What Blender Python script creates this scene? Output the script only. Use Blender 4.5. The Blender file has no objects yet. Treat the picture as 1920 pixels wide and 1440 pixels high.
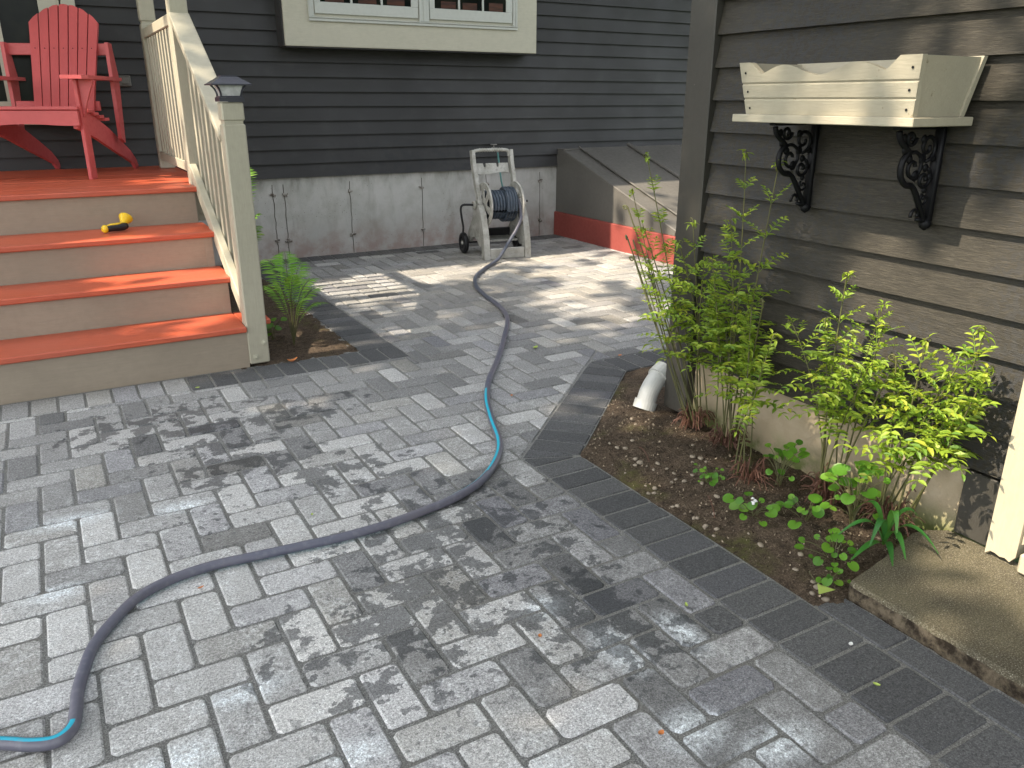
import bpy, math, random
from mathutils import Vector, Matrix, noise
random.seed(7)
R = math.radians
sc = bpy.context.scene
COL = sc.collection
PI = math.pi

# ------------------------------------------------------------------ camera
CAMH = 1.25
yaw, pit, rol = R(29.735), R(19.556), R(0.063)
fwd = Vector((math.sin(yaw)*math.cos(pit), math.cos(yaw)*math.cos(pit), -math.sin(pit)))
rgt = Vector((math.cos(yaw), -math.sin(yaw), 0))
up = rgt.cross(fwd)
c_, s_ = math.cos(rol), math.sin(rol)
rgt, up = c_*rgt + s_*up, -s_*rgt + c_*up
cam_d = bpy.data.cameras.new('camera'); cam = bpy.data.objects.new('camera', cam_d); COL.objects.link(cam)
m = Matrix((rgt, up, -fwd)).transposed().to_4x4(); m.translation = Vector((0, 0, CAMH))
cam.matrix_world = m
cam_d.sensor_fit = 'HORIZONTAL'; cam_d.sensor_width = 36; cam_d.lens = 1501.3/1920*36
cam_d.clip_start = 0.02; cam_d.clip_end = 400
sc.camera = cam

# ------------------------------------------------------------------ light
SUN_EL = 50.0
SUN_DIR = Vector((-math.cos(R(SUN_EL)), 0.03, math.sin(R(SUN_EL)))).normalized()   # towards the sun
w = bpy.data.worlds.new('World'); sc.world = w; w.use_nodes = True
nt = w.node_tree; nt.nodes.clear()
sky = nt.nodes.new('ShaderNodeTexSky'); sky.sky_type = 'NISHITA'; sky.sun_disc = False
sky.sun_elevation = R(SUN_EL); sky.sun_rotation = math.atan2(SUN_DIR.x, SUN_DIR.y)
sky.dust_density = 2.0; sky.ozone_density = 0.6
hs = nt.nodes.new('ShaderNodeHueSaturation'); hs.inputs['Saturation'].default_value = 0.28
bg = nt.nodes.new('ShaderNodeBackground'); bg.inputs['Strength'].default_value = 0.15
wo = nt.nodes.new('ShaderNodeOutputWorld')
nt.links.new(sky.outputs[0], hs.inputs['Color']); nt.links.new(hs.outputs[0], bg.inputs[0]); nt.links.new(bg.outputs[0], wo.inputs[0])
sl = bpy.data.lights.new('sun', 'SUN'); sl.energy = 2.9; sl.angle = R(0.6); sl.color = (1.0, 0.87, 0.70)
so = bpy.data.objects.new('sun', sl); COL.objects.link(so)
so.rotation_euler = (-SUN_DIR).to_track_quat('-Z', 'Y').to_euler()
so.location = (-8, 0, 12)
sc.view_settings.view_transform = 'Standard'; sc.view_settings.look = 'None'
sc.view_settings.exposure = 1.85; sc.view_settings.gamma = 1.0

# ------------------------------------------------------------------ helpers
def mesh_obj(name, verts, faces, mat=None, parent=None, smooth=False, cols=None):
    me = bpy.data.meshes.new(name)
    me.from_pydata([tuple(v) for v in verts], [], faces); me.update()
    if mat: me.materials.append(mat)
    if smooth:
        me.polygons.foreach_set('use_smooth', [True]*len(me.polygons))
    if cols is not None:   # one colour per face
        at = me.color_attributes.new('tone', 'FLOAT_COLOR', 'CORNER')
        buf = []
        for p in me.polygons:
            c = cols[p.index]
            for _ in range(p.loop_total): buf += [c[0], c[1], c[2], 1.0]
        at.data.foreach_set('color', buf)
    o = bpy.data.objects.new(name, me); COL.objects.link(o)
    if parent: o.parent = parent
    return o

def tag(o, label=None, cat=None, group=None, kind=None):
    if label: o['label'] = label
    if cat: o['category'] = cat
    if group: o['group'] = group
    if kind: o['kind'] = kind
    return o

def empty(name, loc=(0, 0, 0), rz=0.0):
    o = bpy.data.objects.new(name, None); COL.objects.link(o)
    o.location = loc; o.rotation_euler = (0, 0, rz); o.empty_display_size = 0.05
    return o

class MB:
    """collects geometry into one mesh"""
    def __init__(s): s.v = []; s.f = []; s.c = []
    def add(s, V, F, col=None):
        n = len(s.v); s.v += [Vector(v) for v in V]; s.f += [tuple(i+n for i in f) for f in F]
        s.c += [col or (0.5, 0.5, 0.5)]*len(F)
        return s
    def box(s, x0, x1, y0, y1, z0, z1, b=0.0, M=None, col=None):
        if b > 0:
            hx, hy, hz = (x1-x0)/2, (y1-y0)/2, (z1-z0)/2; b = min(b, hx*.9, hy*.9, hz*.9)
            cx, cy, cz = (x0+x1)/2, (y0+y1)/2, (z0+z1)/2
            V = []; idx = {}
            for sx in (-1, 1):
                for sy in (-1, 1):
                    for sz in (-1, 1):
                        for a in range(3):
                            d = [hx-b, hy-b, hz-b]; d[a] = (hx, hy, hz)[a]
                            idx[(sx, sy, sz, a)] = len(V)
                            V.append(Vector((cx+sx*d[0], cy+sy*d[1], cz+sz*d[2])))
            F = []
            for a in range(3):
                o1, o2 = [(1, 2), (0, 2), (0, 1)][a]
                for sg in (-1, 1):
                    q = []
                    for (u, v) in ((-1, -1), (1, -1), (1, 1), (-1, 1)):
                        k = [0, 0, 0]; k[a] = sg; k[o1] = u; k[o2] = v
                        q.append(idx[(k[0], k[1], k[2], a)])
                    F.append(q)
            for a in range(3):        # edges along axis a
                o1, o2 = [(1, 2), (0, 2), (0, 1)][a]
                for u in (-1, 1):
                    for v in (-1, 1):
                        k0 = [0, 0, 0]; k1 = [0, 0, 0]; k0[a] = -1; k1[a] = 1
                        k0[o1] = k1[o1] = u; k0[o2] = k1[o2] = v
                        F.append([idx[(*k0, o1)], idx[(*k1, o1)], idx[(*k1, o2)], idx[(*k0, o2)]])
            for sx in (-1, 1):
                for sy in (-1, 1):
                    for sz in (-1, 1): F.append([idx[(sx, sy, sz, a)] for a in range(3)])
            c0 = Vector((cx, cy, cz)); G = []
            for f in F:
                ce = sum((V[i] for i in f), Vector())/len(f)
                n = (V[f[1]]-V[f[0]]).cross(V[f[2]]-V[f[0]])
                G.append(f if n.dot(ce-c0) > 0 else f[::-1])
            F = G
        else:
            V = [Vector((x, y, z)) for z in (z0, z1) for y in (y0, y1) for x in (x0, x1)]
            F = [(0, 2, 3, 1), (4, 5, 7, 6), (0, 1, 5, 4), (2, 6, 7, 3), (0, 4, 6, 2), (1, 3, 7, 5)]
        if M: V = [M @ v for v in V]
        return s.add(V, F, col)
    def prism(s, pts, z0, z1, M=None, col=None):
        """pts: outline in local xy (ccw), extruded in local z"""
        n = len(pts)
        V = [Vector((p[0], p[1], z0)) for p in pts] + [Vector((p[0], p[1], z1)) for p in pts]
        F = [tuple(range(n))[::-1], tuple(range(n, 2*n))] + [(i, (i+1) % n, n+(i+1) % n, n+i) for i in range(n)]
        if M: V = [M @ v for v in V]
        return s.add(V, F, col)
    def tube(s, path, r, seg=10, caps=True, col=None, closed=False, up0=None):
        P = [Vector(p) for p in path]; n = len(P)
        rr = r if isinstance(r, (list, tuple)) else [r]*n
        T = []
        for i in range(n):
            a = P[(i-1) % n] if (closed or i > 0) else P[i]; b = P[(i+1) % n] if (closed or i < n-1) else P[i]
            t = (b-a); T.append(t.normalized() if t.length > 1e-9 else Vector((0, 0, 1)))
        u = up0 or (Vector((0, 0, 1)) if abs(T[0].z) < .9 else Vector((1, 0, 0)))
        V = []
        for i in range(n):
            u = (u - T[i]*u.dot(T[i])).normalized(); w_ = T[i].cross(u)
            for k in range(seg):
                a = 2*PI*k/seg; V.append(P[i] + (u*math.cos(a) + w_*math.sin(a))*rr[i])
        F = []
        for i in range(n if closed else n-1):
            j = (i+1) % n
            for k in range(seg):
                k2 = (k+1) % seg; F.append((i*seg+k, i*seg+k2, j*seg+k2, j*seg+k))
        if caps and not closed:
            F.append(tuple(range(seg))[::-1]); F.append(tuple((n-1)*seg+k for k in range(seg)))
        return s.add(V, F, col)
    def lathe(s, prof, M=None, seg=24, col=None, closed=False):
        """prof: list of (r, z)"""
        V = []; n = len(prof)
        for r, z in prof:
            for k in range(seg):
                a = 2*PI*k/seg; V.append(Vector((r*math.cos(a), r*math.sin(a), z)))
        F = []
        for i in range(n if closed else n-1):
            j = (i+1) % n
            for k in range(seg):
                k2 = (k+1) % seg; F.append((i*seg+k, i*seg+k2, j*seg+k2, j*seg+k))
        if not closed:
            F.append(tuple(range(seg))[::-1]); F.append(tuple((n-1)*seg+k for k in range(seg)))
        if M: V = [M @ v for v in V]
        return s.add(V, F, col)
    def build(s, name, mat, parent=None, smooth=False, cols=False):
        return mesh_obj(name, s.v, s.f, mat, parent, smooth, s.c if cols else None)

def frame(o, x, y, z):
    return Matrix((( x[0], y[0], z[0], o[0]), (x[1], y[1], z[1], o[1]), (x[2], y[2], z[2], o[2]), (0, 0, 0, 1)))

# ------------------------------------------------------------------ materials
class NT:
    def __init__(s, name, rough=0.6, spec=0.4):
        s.m = bpy.data.materials.new(name); s.m.use_nodes = True
        s.t = s.m.node_tree; s.n = s.t.nodes; s.l = s.t.links
        s.b = s.n['Principled BSDF']; s.b.inputs['Roughness'].default_value = rough
        s.b.inputs['Specular IOR Level'].default_value = spec
        s.geo = s.n.new('ShaderNodeNewGeometry'); s.pos = s.geo.outputs['Position']
        s.oc = s.n.new('ShaderNodeTexCoord').outputs['Object']
    def lk(s, a, b): s.l.new(a, b)
    def val(s, x, inp):
        if hasattr(x, 'is_linked') or hasattr(x, 'links'): s.lk(x, inp)
        else: inp.default_value = x
    def mapping(s, scale=(1, 1, 1), loc=(0, 0, 0), rot=(0, 0, 0), src=None):
        n = s.n.new('ShaderNodeMapping'); s.lk(src or s.pos, n.inputs[0])
        n.inputs['Scale'].default_value = scale; n.inputs['Location'].default_value = loc; n.inputs['Rotation'].default_value = rot
        return n.outputs[0]
    def noise(s, scale, detail=4, rough=.55, src=None, dist=0.0):
        n = s.n.new('ShaderNodeTexNoise'); n.inputs['Scale'].default_value = scale
        n.inputs['Detail'].default_value = detail; n.inputs['Roughness'].default_value = rough; n.inputs['Distortion'].default_value = dist
        s.lk(src or s.pos, n.inputs['Vector']); return n.outputs['Fac']
    def voro(s, scale, src=None, feature='F1'):
        n = s.n.new('ShaderNodeTexVoronoi'); n.inputs['Scale'].default_value = scale; n.feature = feature
        s.lk(src or s.pos, n.inputs['Vector']); return n
    def ramp(s, fac, stops):
        n = s.n.new('ShaderNodeValToRGB'); s.lk(fac, n.inputs[0]); e = n.color_ramp.elements
        while len(e) < len(stops): e.new(0.5)
        for i, (p, c) in enumerate(stops):
            e[i].position = p; e[i].color = (c, c, c, 1) if not isinstance(c, tuple) else (*c[:3], 1)
        return n.outputs[0]
    def mr(s, fac, a, b, c=0.0, d=1.0):
        n = s.n.new('ShaderNodeMapRange'); s.val(fac, n.inputs[0])
        for i, x in enumerate((a, b, c, d)): n.inputs[i+1].default_value = x
        return n.outputs[0]
    def math(s, op, a, b=0.0):
        n = s.n.new('ShaderNodeMath'); n.operation = op; s.val(a, n.inputs[0]); s.val(b, n.inputs[1]); return n.outputs[0]
    def mix(s, fac, a, b, mode='MIX'):
        n = s.n.new('ShaderNodeMix'); n.data_type = 'RGBA'; n.blend_type = mode
        s.val(fac, n.inputs[0])
        for x, i in ((a, 6), (b, 7)):
            if isinstance(x, tuple): n.inputs[i].default_value = (*x[:3], 1)
            else: s.lk(x, n.inputs[i])
        return n.outputs[2]
    def base(s, x):
        if isinstance(x, tuple): s.b.inputs['Base Color'].default_value = (*x[:3], 1)
        else: s.lk(x, s.b.inputs['Base Color'])
        return s
    def bump(s, h, strength=.4, dist=.01):
        n = s.n.new('ShaderNodeBump'); n.inputs['Strength'].default_value = strength; n.inputs['Distance'].default_value = dist
        s.lk(h, n.inputs['Height']); s.lk(n.outputs[0], s.b.inputs['Normal']); return s
    def sep(s, src):
        n = s.n.new('ShaderNodeSeparateXYZ'); s.lk(src, n.inputs[0]); return n.outputs
    def blob(s, x, y, r, soft=.5, ry=None):
        """1 inside an ellipse in ground coordinates, fading out"""
        n = s.mapping(scale=(1/r, 1/(ry or r), 0), loc=(-x/r, -y/(ry or r), 0))
        v = s.n.new('ShaderNodeVectorMath'); v.operation = 'LENGTH'; s.lk(n, v.inputs[0])
        return s.mr(v.outputs['Value'], 1.0-soft, 1.0+soft*.4, 1.0, 0.0)
    def tone(s):
        n = s.n.new('ShaderNodeAttribute'); n.attribute_name = 'tone'; return n.outputs['Color'], s.sep(n.outputs['Color'])

def paint(name, col, rough=.5, var=.12, grain=None, chips=0.0, chipcol=(.35, .3, .22), bumpd=.002, spec=.4, gs=40):
    t = NT(name, rough, spec)
    big = t.noise(2.3, 4); sm = t.noise(35, 3)
    c = t.mix(t.mr(big, .3, .7), tuple(x*(1-var) for x in col), tuple(min(1, x*(1+var)) for x in col))
    c = t.mix(t.mr(sm, .45, .8, 0, .35), c, tuple(x*.78 for x in col))
    h = sm
    if grain:
        g = t.noise(gs, 5, .6, src=t.mapping(scale=grain), dist=.3)
        c = t.mix(t.mr(g, .3, .75, 0, .35), c, tuple(x*.7 for x in col)); h = g
    if chips > 0:
        ch = t.noise(22, 6, .65); k = t.mr(ch, 1-chips, 1-chips+.03)
        c = t.mix(k, c, chipcol)
    t.base(c); t.bump(h, .5, bumpd)
    t.lk(t.mr(sm, .2, .8, max(.05, rough-.1), min(1, rough+.12)), t.b.inputs['Roughness'])
    return t.m

M = {}
M['cream'] = paint('cream_paint', (.40, .37, .28), .5, .06, grain=(14, 14, 1), chips=.27, gs=14)
M['creamh'] = paint('cream_paint_level', (.40, .37, .28), .5, .06, grain=(12, 1, 12), chips=.27, gs=14)
M['bay'] = paint('bay_paint', (.47, .445, .355), .45, .04, grain=(1, 10, 10), gs=12)
M['sash'] = paint('sash_paint', (.47, .48, .44), .35, .03)
M['riser'] = paint('riser_paint', (.31, .255, .19), .5, .10, grain=(.8, 10, 12), gs=14)
M['planter'] = paint('planter_paint', (.37, .335, .25), .6, .1, grain=(10, 1, 10), chips=.33, chipcol=(.2, .17, .11), gs=20)
M['casing'] = paint('casing_paint', (.42, .375, .27), .55, .06, grain=(8, 8, 1), chips=.33, chipcol=(.3, .25, .16), gs=20)
M['chair'] = paint('chair_paint', (.50, .092, .092), .38, .12, spec=.35)
M['iron'] = paint('black_iron', (.004, .004, .005), .5, .2, spec=.2)
M['plastic_black'] = paint('black_plastic', (.015, .015, .017), .45, .1)
M['lamp_black'] = paint('lantern_black', (.03, .03, .04), .35, .1)
M['yellow'] = paint('yellow_plastic', (.80, .52, .02), .35, .04)
M['pvc'] = paint('white_pvc', (.42, .425, .40), .35, .06, chips=.3, chipcol=(.3, .27, .2))
M['bulk'] = paint('bulkhead_paint', (.125, .118, .105), .36, .12, spec=.45)
M['brass'] = paint('dull_metal', (.25, .24, .22), .4, .1)
M['bolt'] = paint('painted_bolt', (.42, .40, .30), .5, .05)
M['curbred'] = paint('red_curb_paint', (.27, .060, .048), .62, .15, chips=.31, chipcol=(.16, .1, .08))

def mat_tread():
    t = NT('red_stain', .42, .5)
    g = t.noise(16, 6, .6, src=t.mapping(scale=(.7, 10, 10)), dist=.4); big = t.noise(2.5, 4)
    c = t.mix(t.mr(g, .3, .7), (.42, .07, .03), (.56, .115, .05))
    c = t.mix(t.mr(big, .4, .7, 0, .45), c, (.38, .10, .065))
    sp = t.noise(40, 6, .7); c = t.mix(t.mr(sp, .70, .74), c, (.16, .035, .025))
    t.base(c).bump(g, .5, .002); return t.m
M['tread'] = mat_tread()

def mat_siding(name, warm, grainy):
    t = NT(name, .5, .25)
    g = t.noise(26, 7, .68, src=t.mapping(scale=((1, 1.0, 13) if grainy else (.6, 1, 14))), dist=.6 if grainy else .2)
    g2 = t.noise(5, 3, .5); big = t.noise(1.3, 4)
    a = (.029, .026, .020) if warm else (.037, .0365, .036)
    b = (.054, .048, .036) if warm else (.049, .0482, .0475)
    c = t.mix(t.mr(big, .3, .7), a, b)
    if grainy:
        c = t.mix(t.mr(g, .5, .75, 0, .6), c, (.105, .092, .07))
        c = t.mix(t.mr(g, .47, .33, 0, .7), c, (.020, .018, .015))
        # splashed wet spots
        zx = t.noise(1.1, 2); sp = t.noise(60, 5, .6)
        k = t.math('MULTIPLY', t.mr(zx, .46, .54), t.mr(sp, .48, .52))
        c = t.mix(t.math('MULTIPLY', k, .7), c, (.035, .036, .038))
        wv = t.noise(9, 3, .5, src=t.mapping(scale=(1, .35, 3.2)), dist=1.2)
        h = t.math('ADD', g, t.math('MULTIPLY', wv, .8))
        t.bump(h, .9, .0035)
        t.lk(t.mr(g, .3, .7, .34, .6), t.b.inputs['Roughness'])
    else:
        sp = t.noise(13, 5, .6); reg = t.blob(2.9, 6.6, .9, .5, 3)
        sx = t.sep(t.pos)
        low = t.mr(sx[2], 1.0, .85)
        k = t.math('MULTIPLY', t.math('MULTIPLY', reg, low), t.mr(sp, .5, .56))
        c = t.mix(t.math('MULTIPLY', k, .75), c, (.034, .035, .036))
        dust = t.noise(7, 5); c = t.mix(t.mr(dust, .55, .8, 0, .2), c, (.10, .10, .095))
        t.bump(g, .25, .0015)
        t.lk(t.mr(g2, .3, .7, .42, .62), t.b.inputs['Roughness'])
    t.base(c); return t.m
M['side_house'] = mat_siding('house_siding_paint', False, False)
M['side_garage'] = mat_siding('garage_siding_paint', True, True)
M['trim_garage'] = paint('garage_corner_paint', (.045, .042, .035), .45, .15, grain=(3, 3, .4), chips=.30, chipcol=(.14, .13, .12), gs=14)

def mat_concrete():
    t = NT('poured_concrete', .85, .2)
    big = t.noise(1.8, 5); mid = t.noise(7, 6, .65); fine = t.noise(120, 3)
    z = t.sep(t.pos)[2]
    c = t.mix(t.mr(big, .3, .7), (.42, .42, .39), (.56, .55, .52))
    c = t.mix(t.mr(mid, .45, .75, 0, .5), c, (.30, .29, .24))
    run = t.noise(5, 6, .6, src=t.mapping(scale=(1.6, 1.6, .5)), dist=.5)
    c = t.mix(t.mr(run, .55, .75, 0, .45), c, (.22, .21, .175))
    pk = t.math('MULTIPLY', t.mr(z, .30, .04), t.mr(mid, .3, .6))
    c = t.mix(t.math('MULTIPLY', pk, .6), c, (.33, .21, .18))
    gt = t.math('MULTIPLY', t.mr(z, .50, .66), t.mr(run, .42, .66))
    c = t.mix(t.math('MULTIPLY', gt, .7), c, (.11, .115, .085))
    v = t.voro(45); k = t.math('MULTIPLY', t.mr(v.outputs['Distance'], .13, .08), t.mr(t.noise(5, 2), .5, .6))
    c = t.mix(k, c, (.06, .055, .045))
    t.base(c).bump(t.math('ADD', mid, t.math('MULTIPLY', fine, .4)), .5, .006); return t.m
M['concrete'] = mat_concrete()
def mat_found2():
    t = NT('tan_foundation', .85, .2)
    mid = t.noise(9, 6, .65); z = t.sep(t.pos)[2]
    c = t.mix(t.mr(mid, .35, .7), (.32, .26, .17), (.42, .35, .25))
    c = t.mix(t.math('MULTIPLY', t.mr(z, .12, .02), t.mr(mid, .35, .5)), c, (.13, .15, .05))
    t.base(c).bump(mid, .6, .008); return t.m
M['tanfound'] = mat_found2()

def mat_paver():
    t = NT('concrete_paver', .85, .3)
    col, s3 = t.tone()
    fine = t.noise(330, 3, .7); mid = t.noise(60, 5, .7); big = t.noise(9, 4); vein = t.noise(28, 6, .7, dist=1.5)
    v = t.mix(s3[0], (.037, .039, .043), (.63, .62, .595))
    # warm and bluish stones
    v = t.mix(t.mr(s3[1], .80, 1.0, 0, .6), v, t.mix(.4, v, (.36, .33, .25)))
    v = t.mix(t.mr(s3[1], .18, .0, 0, .6), v, t.mix(.5, v, (.22, .22, .27)))
    v = t.mix(t.mr(mid, .35, .7, 0, .5), v, t.mix(t.mr(s3[0], .02, .3, .08, .5), v, (.46, .46, .45)))
    # worn pale faces
    eff = t.math('MULTIPLY', t.mr(vein, .46, .64), t.mr(big, .36, .56))
    eff = t.math('MULTIPLY', eff, t.mr(s3[0], .12, .5)); eff = t.math('MULTIPLY', eff, t.mr(t.sep(t.pos)[1], 2.5, 3.3, 1.0, .3))
    v = t.mix(t.math('MULTIPLY', eff, .7), v, (.66, .67, .66))
    # lime bloom in the foreground
    bl = None
    for (x, y, r, ry) in ((1.02, 1.27, .05, .10), (1.2, 1.24, .04, .09), (1.0, .98, .08, .06), (.62, 1.03, .10, .05), (.36, 1.27, .07, .04), (.30, 1.02, .09, .05), (.05, 1.42, .09, .05), (.2, 1.56, .09, .04), (1.12, .86, .10, .05), (-.15, 2.2, .08, .04), (.22, 2.55, .09, .04), (-.1, 2.62, .12, .05), (.95, 1.5, .06, .05), (.55, .83, .09, .06)):
        b = t.blob(x, y, r, .8, ry); bl = b if bl is None else t.math('MAXIMUM', bl, b)
    bl = t.math('MULTIPLY', bl, t.mr(t.noise(55, 6, .75), .34, .60))
    v = t.mix(bl, v, (.78, .83, .85))
    # swept sand drifts in the middle distance
    sd = t.math('MULTIPLY', t.blob(3.4, 5.2, 1.7, .6, 1.6), t.mr(t.noise(2.2, 5, .6), .35, .6))
    v = t.mix(t.math('MULTIPLY', sd, .6), v, (.37, .34, .285))
    # drying water: dark blotches
    wet = None
    for (x, y, r, ry) in ((.75, 1.75, .38, .32), (1.0, 2.0, .42, .30), (.45, 2.9, .30, .34), (.25, 3.35, .45, .22), (.62, 3.2, .5, .2), (.75, 2.55, .3, .2), (1.05, 1.45, .22, .3), (.55, 1.6, .3, .25)  ):
        b = t.blob(x, y, r, .9, ry); wet = b if wet is None else t.math('MAXIMUM', wet, b)
    wn = t.math('ADD', t.math('MULTIPLY', t.noise(13, 5, .62), .75), t.math('MULTIPLY', t.noise(3.2, 2), .25))
    wk = t.math('ADD', wn, t.math('MULTIPLY', wet, .14))
    wk = t.mr(wk, .600, .612)
    wk = t.math('MULTIPLY', wk, t.mr(wet, .02, .22))
    drz = t.mr(t.noise(38, 4, .5), .60, .615); drr = None
    for (x, y, r, ry) in ((.85, 1.75, .55, .45), (.55, 1.45, .4, .4), (1.1, 1.3, .3, .4), (.3, 2.4, .3, .2)):
        b = t.blob(x, y, r, .8, ry); drr = b if drr is None else t.math('MAXIMUM', drr, b)
    wk = t.math('MAXIMUM', wk, t.math('MULTIPLY', drz, drr))
    v = t.mix(t.math('MULTIPLY', wk, .9), v, t.mix(.72, v, (.02, .024, .028)))
    grit = t.noise(150, 4, .75)
    gm = t.math('MULTIPLY', t.mr(fine, .30, .70, .45, 1.5), t.mr(grit, .30, .70, .50, 1.48))
    gc = t.n.new('ShaderNodeCombineColor')
    for q in range(3): t.lk(gm, gc.inputs[q])
    v = t.mix(1.0, v, gc.outputs[0], 'MULTIPLY')
    sp = t.voro(75); k = t.mr(sp.outputs['Distance'], .10, .06)
    v = t.mix(t.math('MULTIPLY', k, t.mr(s3[2], 0, 1, .15, .6)), v, t.mix(.45, v, (.62, .62, .60)))
    t.base(v)
    t.lk(t.mr(wk, 0, 1, .85, .5), t.b.inputs['Roughness'])
    t.bump(t.math('ADD', fine, t.math('MULTIPLY', mid, 1.6)), .7, .003); return t.m
M['paver'] = mat_paver()

def mat_sand():
    t = NT('joint_grit', .95, .2)
    n = t.noise(260, 4, .8); n2 = t.noise(6, 4)
    c = t.ramp(n, [(.32, (.07, .07, .068)), (.5, (.22, .22, .21)), (.70, (.55, .55, .52))])
    c = t.mix(t.mr(n2, .45, .7, 0, .5), c, (.20, .19, .165))
    t.base(c).bump(n, 1, .006); return t.m
M['sand'] = mat_sand()

def mat_soil():
    t = NT('garden_soil', .95, .2)
    a = t.noise(25, 7, .7); b = t.noise(160, 4, .75); g = t.noise(3.5, 3)
    c = t.mix(t.mr(a, .3, .7), (.034, .024, .017), (.155, .113, .078))
    c = t.mix(t.mr(b, .5, .72, 0, .8), c, (.30, .23, .155))
    c = t.mix(t.mr(b, .45, .3, 0, .7), c, (.015, .01, .008))
    c = t.mix(t.math('MULTIPLY', t.mr(g, .55, .68), t.mr(a, .4, .6)), c, (.10, .105, .03))
    t.base(c).bump(t.math('ADD', a, b), 1, .016); return t.m
M['soil'] = mat_soil()
def mat_slab():
    t = NT('pebbled_slab', .85, .3)
    col, s3 = t.tone()
    v1 = t.voro(190); a = t.noise(6, 5); f = t.noise(260, 3, .7)
    c = t.mix(t.mr(a, .35, .65), (.075, .065, .042), (.14, .12, .072))
    c = t.mix(t.mr(f, .5, .72, 0, .8), c, (.36, .33, .25))
    c = t.mix(t.mr(f, .45, .3, 0, .8), c, (.045, .04, .03))
    k = t.mr(v1.outputs['Distance'], .22, .12); c = t.mix(t.math('MULTIPLY', k, t.mr(t.noise(70, 2), .5, .6)), c, (.5, .47, .38))
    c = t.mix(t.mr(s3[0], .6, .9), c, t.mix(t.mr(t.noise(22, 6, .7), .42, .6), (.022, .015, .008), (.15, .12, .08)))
    t.base(c).bump(t.math('ADD', f, a), 1, .006); return t.m
M['slab'] = mat_slab()
def mat_leaf(name, a, b, c3, trans=.35, rough=.45):
    t = NT(name, rough, .35)
    col, s3 = t.tone()
    c = t.mix(s3[0], a, b); c = t.mix(t.mr(s3[1], .8, 1, 0, .5), c, c3)
    t.base(c)
    tr = t.n.new('ShaderNodeBsdfTranslucent'); t.lk(t.mix(.35, c, (.55, .65, .02)), tr.inputs[0])
    mx = t.n.new('ShaderNodeMixShader'); mx.inputs[0].default_value = trans
    t.lk(t.b.outputs[0], mx.inputs[1]); t.lk(tr.outputs[0], mx.inputs[2])
    t.lk(mx.outputs[0], t.n['Material Output'].inputs[0]); return t.m
M['fernleaf'] = mat_leaf('royal_fern_leaf', (.09, .19, .022), (.32, .42, .045), (.50, .47, .05))
M['fernleaf2'] = mat_leaf('shield_fern_leaf', (.09, .26, .03), (.22, .46, .06), (.35, .50, .08))
M['violet'] = mat_leaf('violet_leaf', (.035, .13, .015), (.13, .30, .03), (.26, .42, .05), .3, .35)
M['strap'] = mat_leaf('strap_leaf', (.03, .13, .03), (.07, .26, .04), (.12, .30, .05), .25, .35)
M['stem'] = paint('fern_stem', (.085, .085, .03), .5, .3)
M['dead'] = paint('dead_frond', (.10, .045, .028), .7, .4)
M['crown'] = mat_leaf('tree_leaf', (.04, .10, .02), (.08, .18, .03), (.1, .2, .04), .25)
M['bark'] = paint('bark', (.10, .08, .06), .9, .3, bumpd=.02)
M['stone'] = paint('pebble_stone', (.24, .20, .15), .8, .35)
M['debris_orange'] = paint('dry_leaf', (.55, .20, .06), .6, .3)
M['debris_green'] = paint('fallen_green_leaf', (.35, .45, .10), .6, .3)
M['debris_white'] = paint('fallen_petal', (.7, .7, .68), .6, .1)
M['grass'] = paint('lawn', (.06, .12, .03), .9, .4)

def mat_reel():
    t = NT('weathered_plastic', .6, .3)
    a = t.noise(14, 5); b = t.noise(60, 4)
    c = t.mix(t.mr(a, .35, .65), (.34, .33, .29), (.50, .49, .45)); c = t.mix(t.mr(b, .55, .7, 0, .5), c, (.17, .16, .13))
    t.base(c).bump(b, .3, .002); return t.m
M['reel'] = mat_reel()
def mat_hose():
    t = NT('hose_rubber', .42, .5)
    col, s3 = t.tone(); b = t.noise(50, 4); a = t.noise(3, 3)
    c = t.mix(t.mr(a, .35, .65), (.085, .09, .125), (.12, .115, .14))
    c = t.mix(t.mr(s3[0], .6, .9), c, (.005, .36, .50))
    c = t.mix(t.mr(s3[1], .6, .9), c, (.048, .066, .092))
    c = t.mix(t.mr(b, .5, .75, 0, .35), c, (.22, .22, .24))
    t.base(c).bump(b, .15, .001); return t.m
M['hose'] = mat_hose()
def mat_glass():
    t = NT('dark_glass', .12, .12)
    t.base(t.mix(t.mr(t.noise(4, 4), .4, .7), (.006, .008, .007), (.018, .02, .014))); return t.m
M['glass'] = mat_glass()
def mat_lens():
    t = NT('frosted_lens', .25, .5)
    t.base(t.mix(t.mr(t.noise(30, 3), .4, .6), (.62, .62, .60), (.48, .48, .46))); return t.m
M['lens'] = mat_lens()
t = NT('cupboard_wood', .5, .3); t.base(t.mix(t.mr(t.noise(6, 3, src=t.mapping(scale=(1, 4, 6))), .4, .6), (.03, .011, .006), (.07, .024, .011))); M['cupboard'] = t.m

# ------------------------------------------------------------------ the setting: ground sheet
g = mesh_obj('lawn', [(-150, -150, -.09), (150, -150, -.09), (150, 150, -.09), (-150, 150, -.09)], [(0, 1, 2, 3)], M['grass'])
tag(g, kind='structure')
g = mesh_obj('patio_base', [(-3.2, -1.6, -.0045), (1.69, -1.6, -.0045), (1.69, 1.14, -.0045), (1.578, 1.16, -.0045), (1.578, 2.243, -.0045), (2.332, 2.953, -.0045), (6.2, 2.953, -.0045), (6.2, 6.70, -.0045), (1.28, 6.70, -.0045), (1.28, 3.93, -.0045), (-3.2, 3.93, -.0045)],
             [tuple(range(11))], M['sand']); tag(g, kind='structure')

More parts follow.
